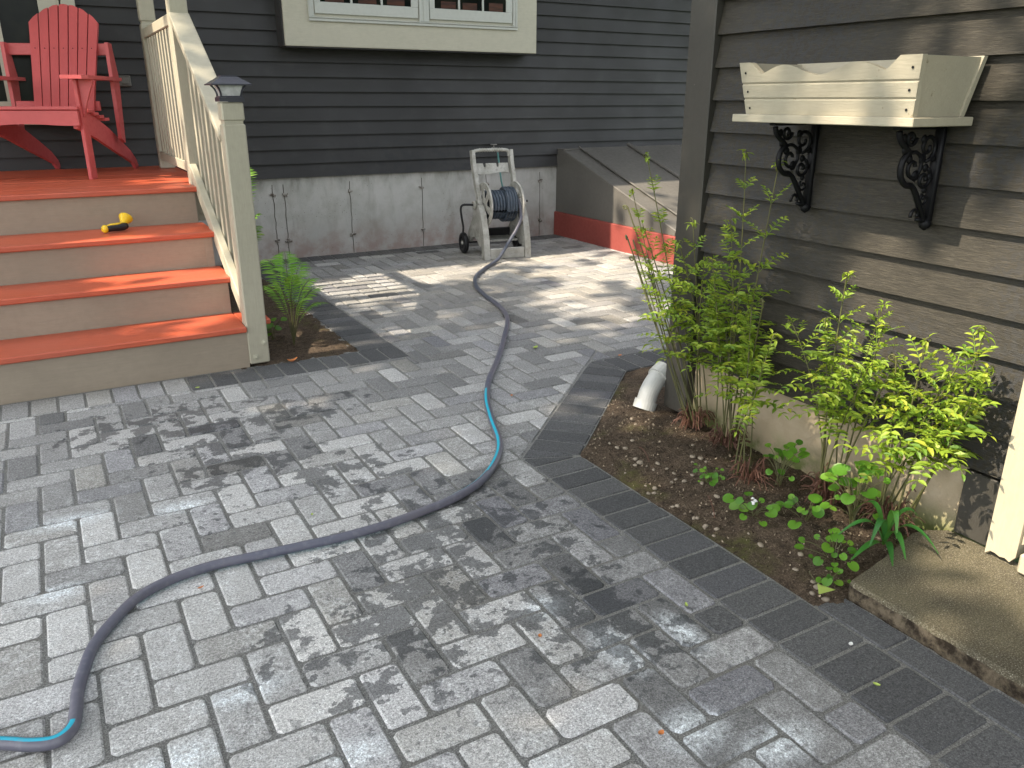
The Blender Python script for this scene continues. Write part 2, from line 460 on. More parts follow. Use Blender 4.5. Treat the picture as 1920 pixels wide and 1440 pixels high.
# --- pavers
def clip(poly, n, d):
    """keep the part of the polygon with n.p <= d"""
    out = []
    for i in range(len(poly)):
        a, b = poly[i], poly[(i+1) % len(poly)]
        da, db = n[0]*a[0]+n[1]*a[1]-d, n[0]*b[0]+n[1]*b[1]-d
        if da <= 1e-9: out.append(a)
        if (da < -1e-9 and db > 1e-9) or (da > 1e-9 and db < -1e-9):
            t_ = da/(da-db); out.append((a[0]+(b[0]-a[0])*t_, a[1]+(b[1]-a[1])*t_))
    return out
def area(p): return abs(sum(p[i][0]*p[(i+1) % len(p)][1]-p[(i+1) % len(p)][0]*p[i][1] for i in range(len(p))))/2 if len(p) > 2 else 0
def inset(poly, d):
    n = len(poly); a = sum(poly[i][0]*poly[(i+1) % n][1]-poly[(i+1) % n][0]*poly[i][1] for i in range(n))
    if a < 0: poly = poly[::-1]
    res = poly
    for i in range(n):
        p, q = poly[i], poly[(i+1) % n]; ex, ey = q[0]-p[0], q[1]-p[1]; L = math.hypot(ex, ey)
        if L < 1e-6: continue
        nx, ny = ey/L, -ex/L
        res = clip(res, (nx, ny), nx*p[0]+ny*p[1]-d)
        if len(res) < 3: return []
    return res
def chamfer(poly, c):
    out = []; n = len(poly)
    for i in range(n):
        p, a, b = Vector(poly[i]), Vector(poly[i-1]), Vector(poly[(i+1) % n])
        la, lb = (a-p).length, (b-p).length
        ca, cb = min(c, la*.4), min(c, lb*.4)
        out.append(tuple(p+(a-p).normalized()*ca)); out.append(tuple(p+(b-p).normalized()*cb))
    return out
PV = MB()
def paver(poly, tone, joint=.0035, dark=False):
    if area(poly) < .0012: return
    p = inset(poly, joint)
    if len(p) < 3 or area(p) < .0008: return
    p = chamfer(p, random.uniform(.003, .006) if dark else random.uniform(.006, .013))
    dz = random.uniform(-.0012, .0012); tx, ty = random.uniform(-.006, .006), random.uniform(-.006, .006)
    cx = sum(q[0] for q in p)/len(p); cy = sum(q[1] for q in p)/len(p)
    q1 = inset(p, .0045 if not dark else .003)
    if len(q1) < 3: return
    n = len(p)
    if len(q1) != n: q1 = [(cx+(a[0]-cx)*.93, cy+(a[1]-cy)*.93) for a in p]
    else:
        # align start vertex
        k = min(range(n), key=lambda j: (q1[j][0]-p[0][0])**2+(q1[j][1]-p[0][1])**2); q1 = q1[k:]+q1[:k]
    zf = lambda x, y: dz+(x-cx)*tx+(y-cy)*ty
    V = [(x, y, zf(x, y)) for x, y in q1] + [(x, y, zf(x, y)-.004) for x, y in p] + [(x, y, -.04) for x, y in p]
    F = [tuple(range(n))] + [(i, n+i, n+(i+1) % n, (i+1) % n) for i in range(n)] + [(n+i, 2*n+i, 2*n+(i+1) % n, n+(i+1) % n) for i in range(n)]
    PV.add(V, F, tone)
def rnd_tone(px, py):
    b, g_, d_ = rnd_tone0()
    if .85+.12*(random.random()-.5) < px < 1.5 and py < 2.3: b = b*random.uniform(.28, .62); g_ *= .4
    elif px > .6 and 2.9 < py < 5.2: b *= random.uniform(.34, .8)
    elif px > 1.0 and py > 2.3: b *= random.uniform(.45, .95)
    elif py > 2.6: b *= random.uniform(.6, 1.0)
    if px < .9 and py < 2.6: b = min(.95, b*1.12)
    return (b, g_, d_)
def rnd_tone0():
    k = random.random()
    if k < .08: b = random.uniform(.15, .32)
    elif k < .85: b = random.uniform(.42, .66)
    else: b = random.uniform(.68, .85)
    return (b, random.random(), random.random())
def dark_tone(): return (random.uniform(.045, .10), random.uniform(.1, .6), random.random()*.5)
BX, BY = 1.575, 2.24; AX, AY = 2.33, 2.95
dd = Vector((AX-BX, AY-BY)).normalized(); nn = Vector((-dd.y, dd.x)); W = .205
def E1(poly):     # soldier course round the fern bed: three convex cuts
    inner = clip(clip(clip(poly, (-1, 0), -(BX-W)), (nn.x, nn.y), nn.x*BX+nn.y*BY+W), (0, 1), AY+W)
    if area(inner) < 1e-5: return [poly]
    out = [clip(poly, (1, 0), BX-W)]; r = clip(poly, (-1, 0), -(BX-W))
    out.append(clip(r, (-nn.x, -nn.y), -(nn.x*BX+nn.y*BY+W))); r = clip(r, (nn.x, nn.y), nn.x*BX+nn.y*BY+W)
    out.append(clip(r, (0, -1), -(AY+W)))
    return [o for o in out if len(o) > 2]
def E2(poly):
    inner = clip(clip(poly, (1, 0), 1.505), (0, -1), -3.70)
    if area(inner) < 1e-5: return [poly]
    out = [clip(poly, (-1, 0), -1.505)]; r = clip(poly, (1, 0), 1.505); out.append(clip(r, (0, 1), 3.70))
    return [o for o in out if len(o) > 2]
u = .1033; X0, Y0 = -.078, 1.497
for i in range(-30, 62):
    for j in range(-27, 52):
        k = (i-j) % 4
        x, y = X0+i*u, Y0+j*u
        if k == 0: P = [(x, y), (x+2*u, y), (x+2*u, y+u), (x, y+u)]
        elif k == 3: P = [(x, y), (x+u, y), (x+u, y+2*u), (x, y+2*u)]
        else: continue
        if x < -3 or x > 6 or y > 6.5: continue
        tone = rnd_tone(x, y)
        P = clip(P, (0, 1), 6.48)
        for Q in (E1(P) if len(P) > 2 else []):
            for S in E2(Q): paver(S, tone, random.uniform(.0038, .0060))
def course(p0, p1, side, pitch=.1035, width=W, cuts=(), lightx=None):
    """soldier course along p0->p1, bricks reaching `width` to the left (side=1) or right (-1)"""
    a, b = Vector(p0), Vector(p1); d = (b-a).normalized(); n = Vector((-d.y, d.x))*side; L = (b-a).length
    k = round(L/pitch); pit_ = L/k
    for i in range(-2 if cuts else 0, k+(2 if cuts else 0)):
        q = [a+d*(i*pit_), a+d*((i+1)*pit_), a+d*((i+1)*pit_)+n*width, a+d*(i*pit_)+n*width]
        q = [tuple(x) for x in q]
        if side < 0: q = q[::-1]
        for (cn, cd) in cuts:
            q = clip(q, cn, cd)
            if len(q) < 3: break
        if len(q) > 2:
            tn = dark_tone()
            if lightx is not None and q[0][0] < lightx+random.uniform(-.25, .3): tn = (random.uniform(.35, .55), random.random(), random.random())
            paver(q, tn, .0050, True)
def cutline(p, q, keep):   # half plane through p,q that keeps point `keep`
    e = Vector(q)-Vector(p); n = Vector((e.y, -e.x)); d = n.dot(Vector(p))
    if n.dot(Vector(keep)) > d: n = -n; d = -d
    return ((n.x, n.y), d)
oB = Vector((BX-W, BY+ (W*(1-dd.y)/dd.x if dd.x else 0)))
oB = (BX-W, (nn.x*BX+nn.y*BY+W-nn.x*(BX-W))/nn.y)
oA = ((nn.x*BX+nn.y*BY+W-nn.y*(AY+W))/nn.x, AY+W)
course((BX, -1.5), (BX, BY), 1, .1035, cuts=[cutline((BX, BY), oB, (BX-.1, 0))])
course((BX, BY), (AX, AY), 1, .1035, cuts=[cutline((BX, BY), oB, (2.0, 2.8)), cutline((AX, AY), oA, (1.8, 2.6))])
course((AX, AY), (5.2, AY), 1, .1035, cuts=[cutline((AX, AY), oA, (4, 3.05))])
course((-3.1, 3.905), (1.505, 3.905), -1, .108, lightx=.22)
course((1.3, 3.907), (1.3, 6.48), -1, .1035)
course((1.3, 6.482), (4.3, 6.482), 1, .1035, .2)
y = 1.155
while y > -1.4:     # sailor course beside the slab
    paver([(1.577, y-.206), (1.676, y-.206), (1.676, y), (1.577, y)], dark_tone(), .003, True); y -= .2075
pv = PV.build('patio', M['paver'], cols=True); tag(pv, kind='structure')

# --- soil
def soil(name, poly, step, hfun, kind='structure'):
    xs = [p[0] for p in poly]; ys = [p[1] for p in poly]
    x0, x1, y0, y1 = min(xs)-.06, max(xs)+.06, min(ys)-.06, max(ys)+.06
    nx, ny = int((x1-x0)/step)+1, int((y1-y0)/step)+1
    def sd(x, y):
        ins = False; best = 9
        for i in range(len(poly)):
            ax, ay = poly[i]; bx, by = poly[(i+1) % len(poly)]
            if (ay > y) != (by > y) and x < (bx-ax)*(y-ay)/(by-ay)+ax: ins = not ins
            ex, ey = bx-ax, by-ay; t_ = max(0, min(1, ((x-ax)*ex+(y-ay)*ey)/(ex*ex+ey*ey)))
            best = min(best, math.hypot(x-ax-ex*t_, y-ay-ey*t_))
        return best if ins else -best
    V = []; keep = []
    for j in range(ny):
        for i in range(nx):
            x, y = x0+i*step, y0+j*step; d = sd(x, y)
            z = -.02 + min(1, max(0, (d+.02)/.025))*(.014+hfun(x, y, d))
            V.append((x, y, z if d > -.02 else -.03)); keep.append(d > -.045)
    F = [(j*nx+i, j*nx+i+1, (j+1)*nx+i+1, (j+1)*nx+i) for j in range(ny-1) for i in range(nx-1) if keep[j*nx+i] and keep[(j+1)*nx+i+1] and keep[j*nx+i+1] and keep[(j+1)*nx+i]]
    return tag(mesh_obj(name, V, F, M['soil'], smooth=True), kind=kind)
def bedh(x, y, d):
    n1 = noise.fractal(Vector((x*6, y*6, 1)), 1, 2, 4)*.010; n2 = noise.fractal(Vector((x*28, y*28, 3)), 1, 2, 3)*.007
    n3 = max(0, noise.noise(Vector((x*45, y*45, 9))))*.008
    return n1+n2+n3+min(.04, max(0, d)*.14)
soil('garden_bed', [(1.575, 1.10), (2.20, 1.10), (2.20, 2.44), (5.2, 2.44), (5.2, 2.955), (2.33, 2.955), (1.575, 2.245)], .0125, bedh)
soil('soil_strip', [(.70, 3.90), (1.305, 3.90), (1.305, 6.7), (.70, 6.7)], .02, lambda x, y, d: noise.fractal(Vector((x*14, y*14, 5)), 1, 2, 4)*.012+.004)

rc = random.Random(8); CR = MB()
while len(CR.v) < 4*4200:
    x, y = rc.uniform(1.585, 2.17), rc.uniform(1.12, 2.93)
    if y > 2.24 and x-1.575 < (y-2.24)*1.063+.015: continue
    if y < 1.2 and x > 1.68: continue
    d_ = min(x-1.575, 2.2-x, .5); z = -.006+bedh(x, y, d_)
    sz = .0014+.0050*rc.random()**3; k = rc.random(); P_ = []
    for q in range(4): P_.append(Vector((x+rc.uniform(-1, 1)*sz, y+rc.uniform(-1, 1)*sz, z+(sz*1.1 if q == 3 else -.001)+rc.uniform(-.3, .3)*sz)))
    CR.add(P_, [(0, 1, 3), (1, 2, 3), (2, 0, 3), (0, 2, 1)], (k, rc.random(), 0))
t = NT('soil_crumb', .95, .2); c_, s3_ = t.tone(); t.base(t.mix(t.mr(s3_[0], .3, 1.0), (.03, .02, .013), (.38, .31, .22))); M['crumb'] = t.m
tag(CR.build('soil_crumbs', M['crumb'], cols=True), kind='stuff')

# --- concrete slab before the garage door
SL = MB(); top = [(1.685, -1.4), (1.683, .2), (1.686, .75), (1.682, 1.135), (1.69, 1.145), (1.80, 1.165), (1.95, 1.20), (2.06, 1.225), (2.12, 1.215), (2.175, 1.18), (2.175, -1.4)]
def densify(P, st):
    out = []
    for i in range(len(P)):
        a, b = Vector(P[i]), Vector(P[(i+1) % len(P)]); k = max(1, int((b-a).length/st))
        for j in range(k): out.append(tuple(a+(b-a)*(j/k)))
    return out
tp = densify(top, .02); n = len(tp)
def wob(p, a, s): return noise.noise(Vector((p[0]*s, p[1]*s, a)))
r1 = [(x+wob((x, y), 1, 30)*.004, y+wob((x, y), 2, 30)*.004, .036+wob((x, y), 3, 25)*.004) for x, y in tp]
ri = []
for x, y in tp:
    v = Vector((1.93, min(max(y, -1.3), 1.10))) - Vector((x, y)); v = v.normalized()*.010 if v.length > .02 else v*0
    ri.append((x+v.x, y+v.y, .046+wob((x, y), 5, 12)*.002))
r2 = [(x+wob((x, y), 7, 40)*.007-.002, y+wob((x, y), 8, 40)*.006, .004) for x, y in tp]
r3 = [(x-.004, y, -.05) for x, y in tp]
V = ri+r1+r2+r3; F = [tuple(range(n))]; cc = [(.1, 0, 0)]
for k in range(3):
    for i in range(n):
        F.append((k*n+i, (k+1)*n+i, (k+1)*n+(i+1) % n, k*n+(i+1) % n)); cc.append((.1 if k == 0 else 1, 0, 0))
o = mesh_obj('concrete_step', V, F, M['slab'], cols=cc)
tag(o, 'low worn concrete slab with pebbly speckled top before the cream door casing', 'slab')

# ------------------------------------------------------------------ clapboard builder
def clapboards(mb, along, x0, x1, plane, zs, out, tilt=.016, thick=.012, seg=.45):
    """along 'x': wall faces -y at y=plane ; along 'y': wall faces -x at x=plane. zs: bottom heights of the courses"""
    for k in range(len(zs)-1):
        zb, zt = zs[k], zs[k+1]+.02
        n = max(1, int((x1-x0)/seg)); P = []
        for i in range(n+1):
            s = x0+(x1-x0)*i/n; jz = random.uniform(-.0008, .0008); jo = random.uniform(-.0007, .0007)
            P.append((s, jz, jo))
        V = []
        for (s, jz, jo) in P:
            for (off, z) in ((-.002, zt), (-tilt-thick+jo, zb+jz), (-tilt+.004, zb+jz+.0005), (.0, zb+.012)):
                V.append((s, plane+off, z) if along == 'x' else (plane+off, s, z))
        F = []
        for i in range(n):
            for q in range(3):
                a, b = i*4+q, i*4+q+1; c, d = a+4, b+4
                F.append((a, b, d, c) if along == 'x' else (a, c, d, b))
        F.append((0, 1, 2, 3)); F.append((n*4+3, n*4+2, n*4+1, n*4))
        mb.add(V, F)

# ------------------------------------------------------------------ main house
house = empty('house', (0, 6.68, 0)); tag(house, 'dark grey clapboard house with concrete foundation and projecting cream window', 'house')
def hp(mb, name, mat, parent=None, **k):
    o = mb.build(name, mat, None, **k); o.parent = parent or house
    if parent is None or parent is house: o.matrix_parent_inverse = Matrix.Translation((0, -6.68, 0))
    return o
mb = MB(); zs = [.650+.1095*i for i in range(24)]
clapboards(mb, 'x', -3.2, 9.5, 6.70, zs, -1); mb.box(-3.2, 9.5, 6.702, 6.90, .62, 3.3)
hp(mb, 'siding', M['side_house'])
mb = MB(); mb.box(.0, 5.0, 6.70, 6.88, -.1, .648); hp(mb, 'foundation', M['concrete'])
# form seams and snapped ties on the foundation
SEAMS = []
for xx in (1.60, 1.69, 2.245, 2.905, 3.55, 4.13):
    mb = MB(); SEAMS.append(mb)
    pts = [(xx+random.uniform(-.004, .004), 6.6985, z) for z in [i*.05 for i in range(0, 13)]]
    mb.tube(pts, .0028, 4)
TIES = []
for xx in (1.60, 1.69, 2.245, 2.905, 3.55, 4.13):
    for zz in (.52, .15):
        mb_t = MB(); TIES.append(mb_t)
        for q in range(4):
            ox, oz = random.uniform(-.018, .018), random.uniform(-.012, .012)
            mb_t.box(xx+ox-.012, xx+ox+.012, 6.685, 6.702, zz+oz-.006, zz+oz+.006, .003)
t = NT('seam_dirt', .9, .1); t.base((.12, .11, .09)); M['seam'] = t.m
t = NT('tie_plug', .9, .1); t.base(t.mix(t.mr(t.noise(60, 3), .4, .6), (.12, .10, .08), (.42, .40, .36))); M['tie'] = t.m
for q in SEAMS: hp(q, 'foundation_seam', M['seam'])
for q in TIES: hp(q, 'form_tie', M['tie'])
# eave overhang high above the frame
mb = MB(); mb.box(-3.2, 9.5, 5.90, 6.95, 3.0, 3.16); mb.box(-3.2, 9.5, 5.87, 5.90, 2.96, 3.2)
hp(mb, 'eave', M['bay'])
# projecting window
bay = hp(MB().box(1.752, 3.955, 6.5, 6.70, 1.631, 3.0, .003), 'window_bay', M['bay'])
for nm, v in (('side_cladding', None),):
    s = MB().box(1.742, 1.7515, 6.515, 6.685, 1.631, 3.0).box(3.9555, 3.964, 6.515, 6.685, 1.631, 3.0).box(1.76, 3.95, 6.51, 6.69, 1.622, 1.6305)
    o = s.build('bay_cladding', M['side_house']); o.parent = bay
# casing mouldings
mo = MB()
mo.box(1.943, 3.756, 6.482, 6.4995, 1.809, 1.830, .003); mo.box(1.943, 3.756, 6.474, 6.4995, 1.830, 1.838, .003)
mo.box(1.943, 1.985, 6.484, 6.4995, 1.839, 2.8, .003); mo.box(3.712, 3.756, 6.484, 6.4995, 1.839, 2.8, .003)
mo.box(1.952, 1.962, 6.478, 6.4835, 1.839, 2.8); mo.box(3.736, 3.747, 6.478, 6.4835, 1.839, 2.8)
mo.box(2.845, 2.93, 6.480, 6.4995, 1.839, 2.8, .003); mo.box(2.878, 2.897, 6.474, 6.4795, 1.839, 2.8, .002)
o = mo.build('window_frame', M['sash']); o.parent = bay
for (a, b) in ((1.992, 2.838), (2.937, 3.705)):
    s = MB().box(a, b, 6.486, 6.499, 1.862, 1.945, .003).box(a, a+.045, 6.486, 6.499, 1.9455, 2.8).box(b-.06, b, 6.486, 6.499, 1.9455, 2.8)
    w3 = (b-a-.105)/3
    for q in (1, 2): s.box(a+.045+w3*q-.008, a+.045+w3*q+.008, 6.4865, 6.4985, 1.9455, 2.8)
    o = s.build('sash', M['sash']); o.parent = bay
    p = MB().box(a+.02, b-.02, 6.4995, 6.5005, 1.94, 2.8); p = MB().box(a+.04, b-.05, 6.4955, 6.4985, 1.944, 2.79); o = p.build('pane', M['glass']); o.parent = bay
    # thin reddish boxes before the pane suggest things behind the window
    for q in range(3):
        xx = a+.06+w3*q+random.uniform(0, .05)
        o = MB().box(xx, xx+w3*.6, 6.4935, 6.4950, 1.9462, 1.99+random.uniform(0, .03)).build('suggested_shelf', M['cupboard']); o.parent = bay
# porch window behind the chair
door = hp(MB().box(-.9, .17, 6.64, 6.675, 1.235, 2.6), 'window_pane', M['glass'])
fr = MB().box(.165, .292, 6.60, 6.6395, 1.236, 2.6, .003).box(.300, .385, 6.585, 6.68, 1.085, 2.6, .003).box(.28, .287, 6.59, 6.5995, 1.236, 2.6)
fr.box(-.9, .2995, 6.605, 6.68, 1.15, 1.2345, .003).box(-.9, .2995, 6.57, 6.68, 1.085, 1.149, .004)
fr.box(-.9, .164, 6.62, 6.6385, 1.555, 1.592)
fr.box(-.115, -.07, 6.622, 6.6385, 1.2355, 2.6)
o = fr.build('window_frame', M['bay']); o.parent = door
# outdoor outlet
ou = hp(MB().box(.565, .665, 6.640, 6.682, 1.335, 1.41, .006).box(.60, .65, 6.630, 6.6395, 1.35, 1.40, .004), 'outlet_box', M['bulk'])
# spigot
sp = MB(); sp.tube([(3.61, 6.70, .83), (3.61, 6.60, .83), (3.61, 6.585, .80)], .011, 8); sp.lathe([(.006, 0), (.03, .002), (.03, .008), (.006, .01)], frame((3.60, 6.64, .862), (1, 0, 0), (0, 1, 0), (0, 0, 1)), 12)
sp.tube([(3.60, 6.64, .83), (3.60, 6.64, .87)], .006, 6)
hp(sp, 'spigot', M['brass'])

# supply hose from the spigot to the reel
mb = MB(); mb.tube([(3.61, 6.585, .80), (3.605, 6.55, .70), (3.60, 6.5, .55), (3.585, 6.42, .45), (3.56, 6.33, .44)], .008, 8)
t = NT('teal_hose', .5, .4); t.base((.10, .24, .22)); M['teal'] = t.m
o = mb.build('supply_hose', M['teal'], smooth=True); tag(o, 'thin teal hose running down from wall spigot behind the reel', 'hose')

# ------------------------------------------------------------------ garage
gar = empty('garage', (2.17, 0, 0)); tag(gar, 'brown grey weathered clapboard garage wall with tan foundation on the right', 'garage')
def gp(mb, name, mat, **k):
    o = mb.build(name, mat, None, **k); o.parent = gar; o.matrix_parent_inverse = Matrix.Translation((-2.17, 0, 0)); return o
mb = MB(); gz = [.264+.1094*i for i in range(24)]
clapboards(mb, 'y', .9, 2.315, 2.186, gz, -1, .015, .013, .35)
mb.box(2.188, 2.6, -1.5, 2.30, .262, 2.9)
gp(mb, 'siding', M['side_garage'])
mb = MB(); clapboards(mb, 'y', -1.5, -.1, 2.186, gz, -1, .015, .013, .35); gp(mb, 'siding', M['side_garage'])
mb = MB().box(2.145, 2.30, 2.318, 2.452, .02, 2.9, .003); gp(mb, 'corner_board', M['trim_garage'])
mb = MB().box(2.30, 6.2, 2.35, 2.45, .0, 2.9); gp(mb, 'rear_wall', M['side_garage'])
mb = MB().box(2.182, 2.4, 1.165, 2.317, -.08, .258, .004); gp(mb, 'foundation', M['tanfound'])
mb = MB().box(2.164, 2.3, 1.05, 1.163, .050, .252, .003); gp(mb, 'skirt_board', M['trim_garage'])
dc = MB()
def zigzag(y0, y1, z, seed):
    return None
rnd = random.Random(3)
def casing(mb, x0, x1, y0, y1, z0, z1, rough):
    k = 6; pts = []
    P = [(y0, z1), (y0, z0+rough*1.3)] + [(y0+(y1-y0)*i/k, z0+rnd.uniform(0, rough)) for i in range(1, k)] + [(y1, z0), (y1, z1)]
    mb.prism(P, x0, x1, frame((0, 0, 0), (0, 1, 0), (0, 0, 1), (1, 0, 0)))
casing(dc, 2.128, 2.172, .965, 1.046, .052, 2.4, .02); casing(dc, 2.140, 2.18, .925, .9635, .115, 2.4, .02); casing(dc, 2.150, 2.19, .86, .924, .115, 2.4, .012)
cas = gp(dc, 'door_casing', M['casing'])
o = MB().box(2.10, 2.175, .86, .945, .052, .110, .006).build('casing_block', M['casing']); o.parent = cas; o.matrix_parent_inverse = Matrix.Translation((-2.17, 0, 0))
o.matrix_parent_inverse = Matrix(); o.location = (0, 0, 0)
o = MB().box(2.19, 2.24, -.1, .86, .05, 2.3).build('garage_door', M['casing']); o.parent = cas
gp(MB().box(1.5, 2.6, -1.5, 3.0, 3.05, 3.12), 'roof_overhang', M['bay']).hide_render = False

# window box on a shelf, with two iron brackets
wb = empty('window_box', (2.03, 1.64, 1.19)); tag(wb, 'weathered cream wooden window box with scalloped front on iron brackets', 'window box')
def wp(mb, name, mat, **k):
    o = mb.build(name, mat, None, **k); o.parent = wb; o.matrix_parent_inverse = Matrix.Translation((-2.03, -1.64, -1.19)); return o
wp(MB().box(1.90, 2.150, 1.322, 1.945, 1.186, 1.2085, .002), 'shelf', M['planter'])
# scalloped front board, leaning outwards towards -x at the top
L0, L1 = 1.338, 1.905   # y at the bottom
def topz(s):            # s: 0 at the right (near) end, 1 at the far end
    if s < .10: return 1.0
    if s > .92: return 1.0
    q = (s-.10)/.82
    return .83 - .10*math.cos(q*2*PI*2.0)
N = 60; V = []
for i in range(N+1):
    s = i/N; e = (s-.5)*2
    tz = topz(s)
    if .10 <= s < .16: tz = max(tz, 1.0-(s-.10)/.06*(1.0-topz(.16)))
    if .86 < s <= .92: tz = max(tz, 1.0-(.92-s)/.06*(1.0-topz(.86)))
    for k, f in enumerate((0, .27, .30, .33, .56, .59, .62, tz)):
        z = 1.209+.146*f; yy = L0+(L1-L0)*s + e*.020*f
        gro = .0045 if k in (2, 5) else 0
        V.append((1.918-.026*f+gro, yy, z))
for i in range(N+1):
    s = i/N; e = (s-.5)*2; f = (V[i*8+7][2]-1.209)/.146
    V.append((1.918-.026*f+.018, V[i*8+7][1], V[i*8+7][2])); V.append((1.936, V[i*8][1], 1.209))
F = []
for i in range(N):
    for k in range(7): F.append((i*8+k, i*8+k+1, (i+1)*8+k+1, (i+1)*8+k))
    b = 8*(N+1); F.append((i*8+7, b+i*2, b+i*2+2, (i+1)*8+7)); F.append((b+i*2, b+i*2+1, b+i*2+3, b+i*2+2))
b = 8*(N+1)
F.append(tuple(range(8))[::-1]+(b+1, b)); F.append(tuple(N*8+k for k in range(8))+(b+2*N, b+2*N+1))
mb = MB(); mb.add(V, F)
wp(mb, 'front_board', M['planter'])
def endboard(y0b, y0t, th):
    Q = [(1.9365, y0b, 1.209), (2.115, y0b, 1.209), (2.140, y0t, 1.354), (1.9105, y0t, 1.354)]
    V = Q+[(x, y+th, z) for x, y, z in Q]
    return MB().add(V, [(0, 1, 2, 3), (7, 6, 5, 4), (0, 4, 5, 1), (1, 5, 6, 2), (2, 6, 7, 3), (3, 7, 4, 0)])
wp(endboard(1.345, 1.325, .016), 'end_board', M['planter']); wp(endboard(1.884, 1.904, .016), 'end_board', M['planter'])
Q = [(2.116, 1.338, 1.209), (2.116, 1.905, 1.209), (2.141, 1.925, 1.357), (2.141, 1.318, 1.357)]
V = Q+[(x+.016, y, z) for x, y, z in Q]
wp(MB().add(V, [(3, 2, 1, 0), (4, 5, 6, 7), (0, 1, 5, 4), (1, 2, 6, 5), (2, 3, 7, 6), (3, 0, 4, 7)]), 'back_board', M['planter'])
wp(MB().box(1.94, 2.11, 1.362, 1.883, 1.2095, 1.216), 'box_floor', M['planter'])
for s, zf in ((.035, .80), (.035, .44), (.035, .12), (.965, .80), (.965, .44), (.965, .12)):
    e = (s-.5)*2; nl = MB(); nl.lathe([(.0001, 0), (.0035, .0003), (.0035, .001)], frame((1.9172-.026*zf, L0+(L1-L0)*s+e*.02*zf, 1.209+.146*zf), (0, 1, 0), (0, 0, 1), (-1, 0, 0)), 8); wp(nl, 'nail', M['iron'])
# brackets: scrolled castings lying in a plane of constant y
def bracket(yc):
    mb = MB(); r = .0055
    def P(d, z): return (2.155-d, yc, z)
    mb.box(2.140, 2.157, yc-.014, yc+.014, .925, 1.184, .004)
    mb.box(1.955, 2.14, yc-.012, yc+.012, 1.176, 1.1845, .002)
    # main S brace
    pts = [(.185, 1.172), (.175, 1.150), (.150, 1.130), (.135, 1.118), (.150, 1.10), (.156, 1.075), (.148, 1.05), (.125, 1.032), (.098, 1.028), (.078, 1.01), (.06, .985), (.042, .96), (.028, .94), (.018, .925)]
    sm = []
    for i in range(len(pts)-1):
        for q in range(4):
            p0, p1, p2, p3 = (Vector(pts[max(0, i-1)]), Vector(pts[i]), Vector(pts[i+1]), Vector(pts[min(len(pts)-1, i+2)])); t_ = q/4
            sm.append(.5*((2*p1)+(p2-p0)*t_+(2*p0-5*p1+4*p2-p3)*t_*t_+(-p0+3*p1-3*p2+p3)*t_**3))
    mb.tube([P(*p) for p in sm], .0085, 6)
    def scroll(cx, cz, r0, r1, a0, turns, rad=.0055):
        n = int(14*abs(turns))+3
        mb.tube([P(cx+(r0+(r1-r0)*i/n)*math.cos(a0+2*PI*turns*i/n), cz+(r0+(r1-r0)*i/n)*math.sin(a0+2*PI*turns*i/n)) for i in range(n+1)], rad, 6)
    scroll(.105, 1.078, .045, .008, PI*.15, 1.4); scroll(.055, 1.13, .038, .008, -PI*.5, -1.3)
    scroll(.13, 1.155, .022, .005, PI, 1.2); scroll(.05, 1.045, .030, .006, PI*.6, 1.3); scroll(.035, .990, .018, .004, PI*.3, -1.2, .004)
    scroll(.065, .948, .017, .012, -PI*.1, .62, .005)      # little hook
    mb.tube([P(.053, .936), P(.03, .93), P(.012, .935)], .006, 6)
    mb.lathe([(.002, -.02), (.014, -.012), (.018, 0), (.012, .012), (.002, .016)], frame((2.145, yc, .922), (0, 1, 0), (1, 0, 0), (0, 0, 1)), 10)
    # leafy lobes in the casting
    for (d, z, s) in ((.16, 1.155, .012), (.148, 1.125, .014), (.125, 1.10, .013), (.09, 1.055, .016), (.07, 1.10, .015), (.05, 1.075, .012), (.04, 1.015, .010), (.075, 1.15, .013), (.025, 1.10, .012), (.025, 1.05, .012)):
        mb.lathe([(.001, -.006), (s*.8, -.003), (s, .0), (s*.8, .003), (.001, .006)], frame(P(d, z), (1, 0, 0), (0, 0, 1), (0, 1, 0)), 8)
    return mb
for yc in (1.83, 1.405): wp(bracket(yc), 'bracket', M['iron'], smooth=True)

# ------------------------------------------------------------------ bulkhead cellar door
bd = empty('cellar_door', (5.1, 6.68, 0)); tag(bd, 'sloping dark grey steel cellar door on a red painted concrete curb', 'cellar door')
def bp(mb, name, mat, parent=None, **k):
    o = mb.build(name, mat, None, **k); o.parent = parent or bd
    if not parent: o.matrix_parent_inverse = Matrix.Translation((-5.1, -6.68, 0))
    return o
XL, XR = 4.30, 5.9
YB, ZB, YF, ZF = 6.60, .80, 4.93, .262
cm = MB()
cm.box(XL-.01, XR, YF-.01-.02, 6.69, -.05, .222, .006)
bp(cm, 'curb', M['curbred'])
Mx = frame((0, 0, 0), (0, 1, 0), (0, 0, 1), (1, 0, 0))
bp(MB().prism([(YF, .224), (6.69, .224), (6.69, ZB), (YB, ZB), (YF, ZF)], XL+.012, XL+.045, Mx), 'side_panel', M['bulk'])
bp(MB().prism([(YF, .224), (6.69, .224), (6.69, ZB), (YB, ZB), (YF, ZF)], XR-.05, XR-.01, Mx), 'side_panel', M['bulk'])
sl_ = Vector((0, YB-YF, ZB-ZF)); ln = sl_.length; sd_ = sl_.normalized(); nr = Vector((0, -sd_.z, sd_.y))
Ms = frame((0, YF, ZF), (1, 0, 0), sd_, nr)
bp(MB().box(XL+.010, XR-.02, -.015, ln, -.014, .010, .006, Ms), 'frame_flange', M['bulk'])
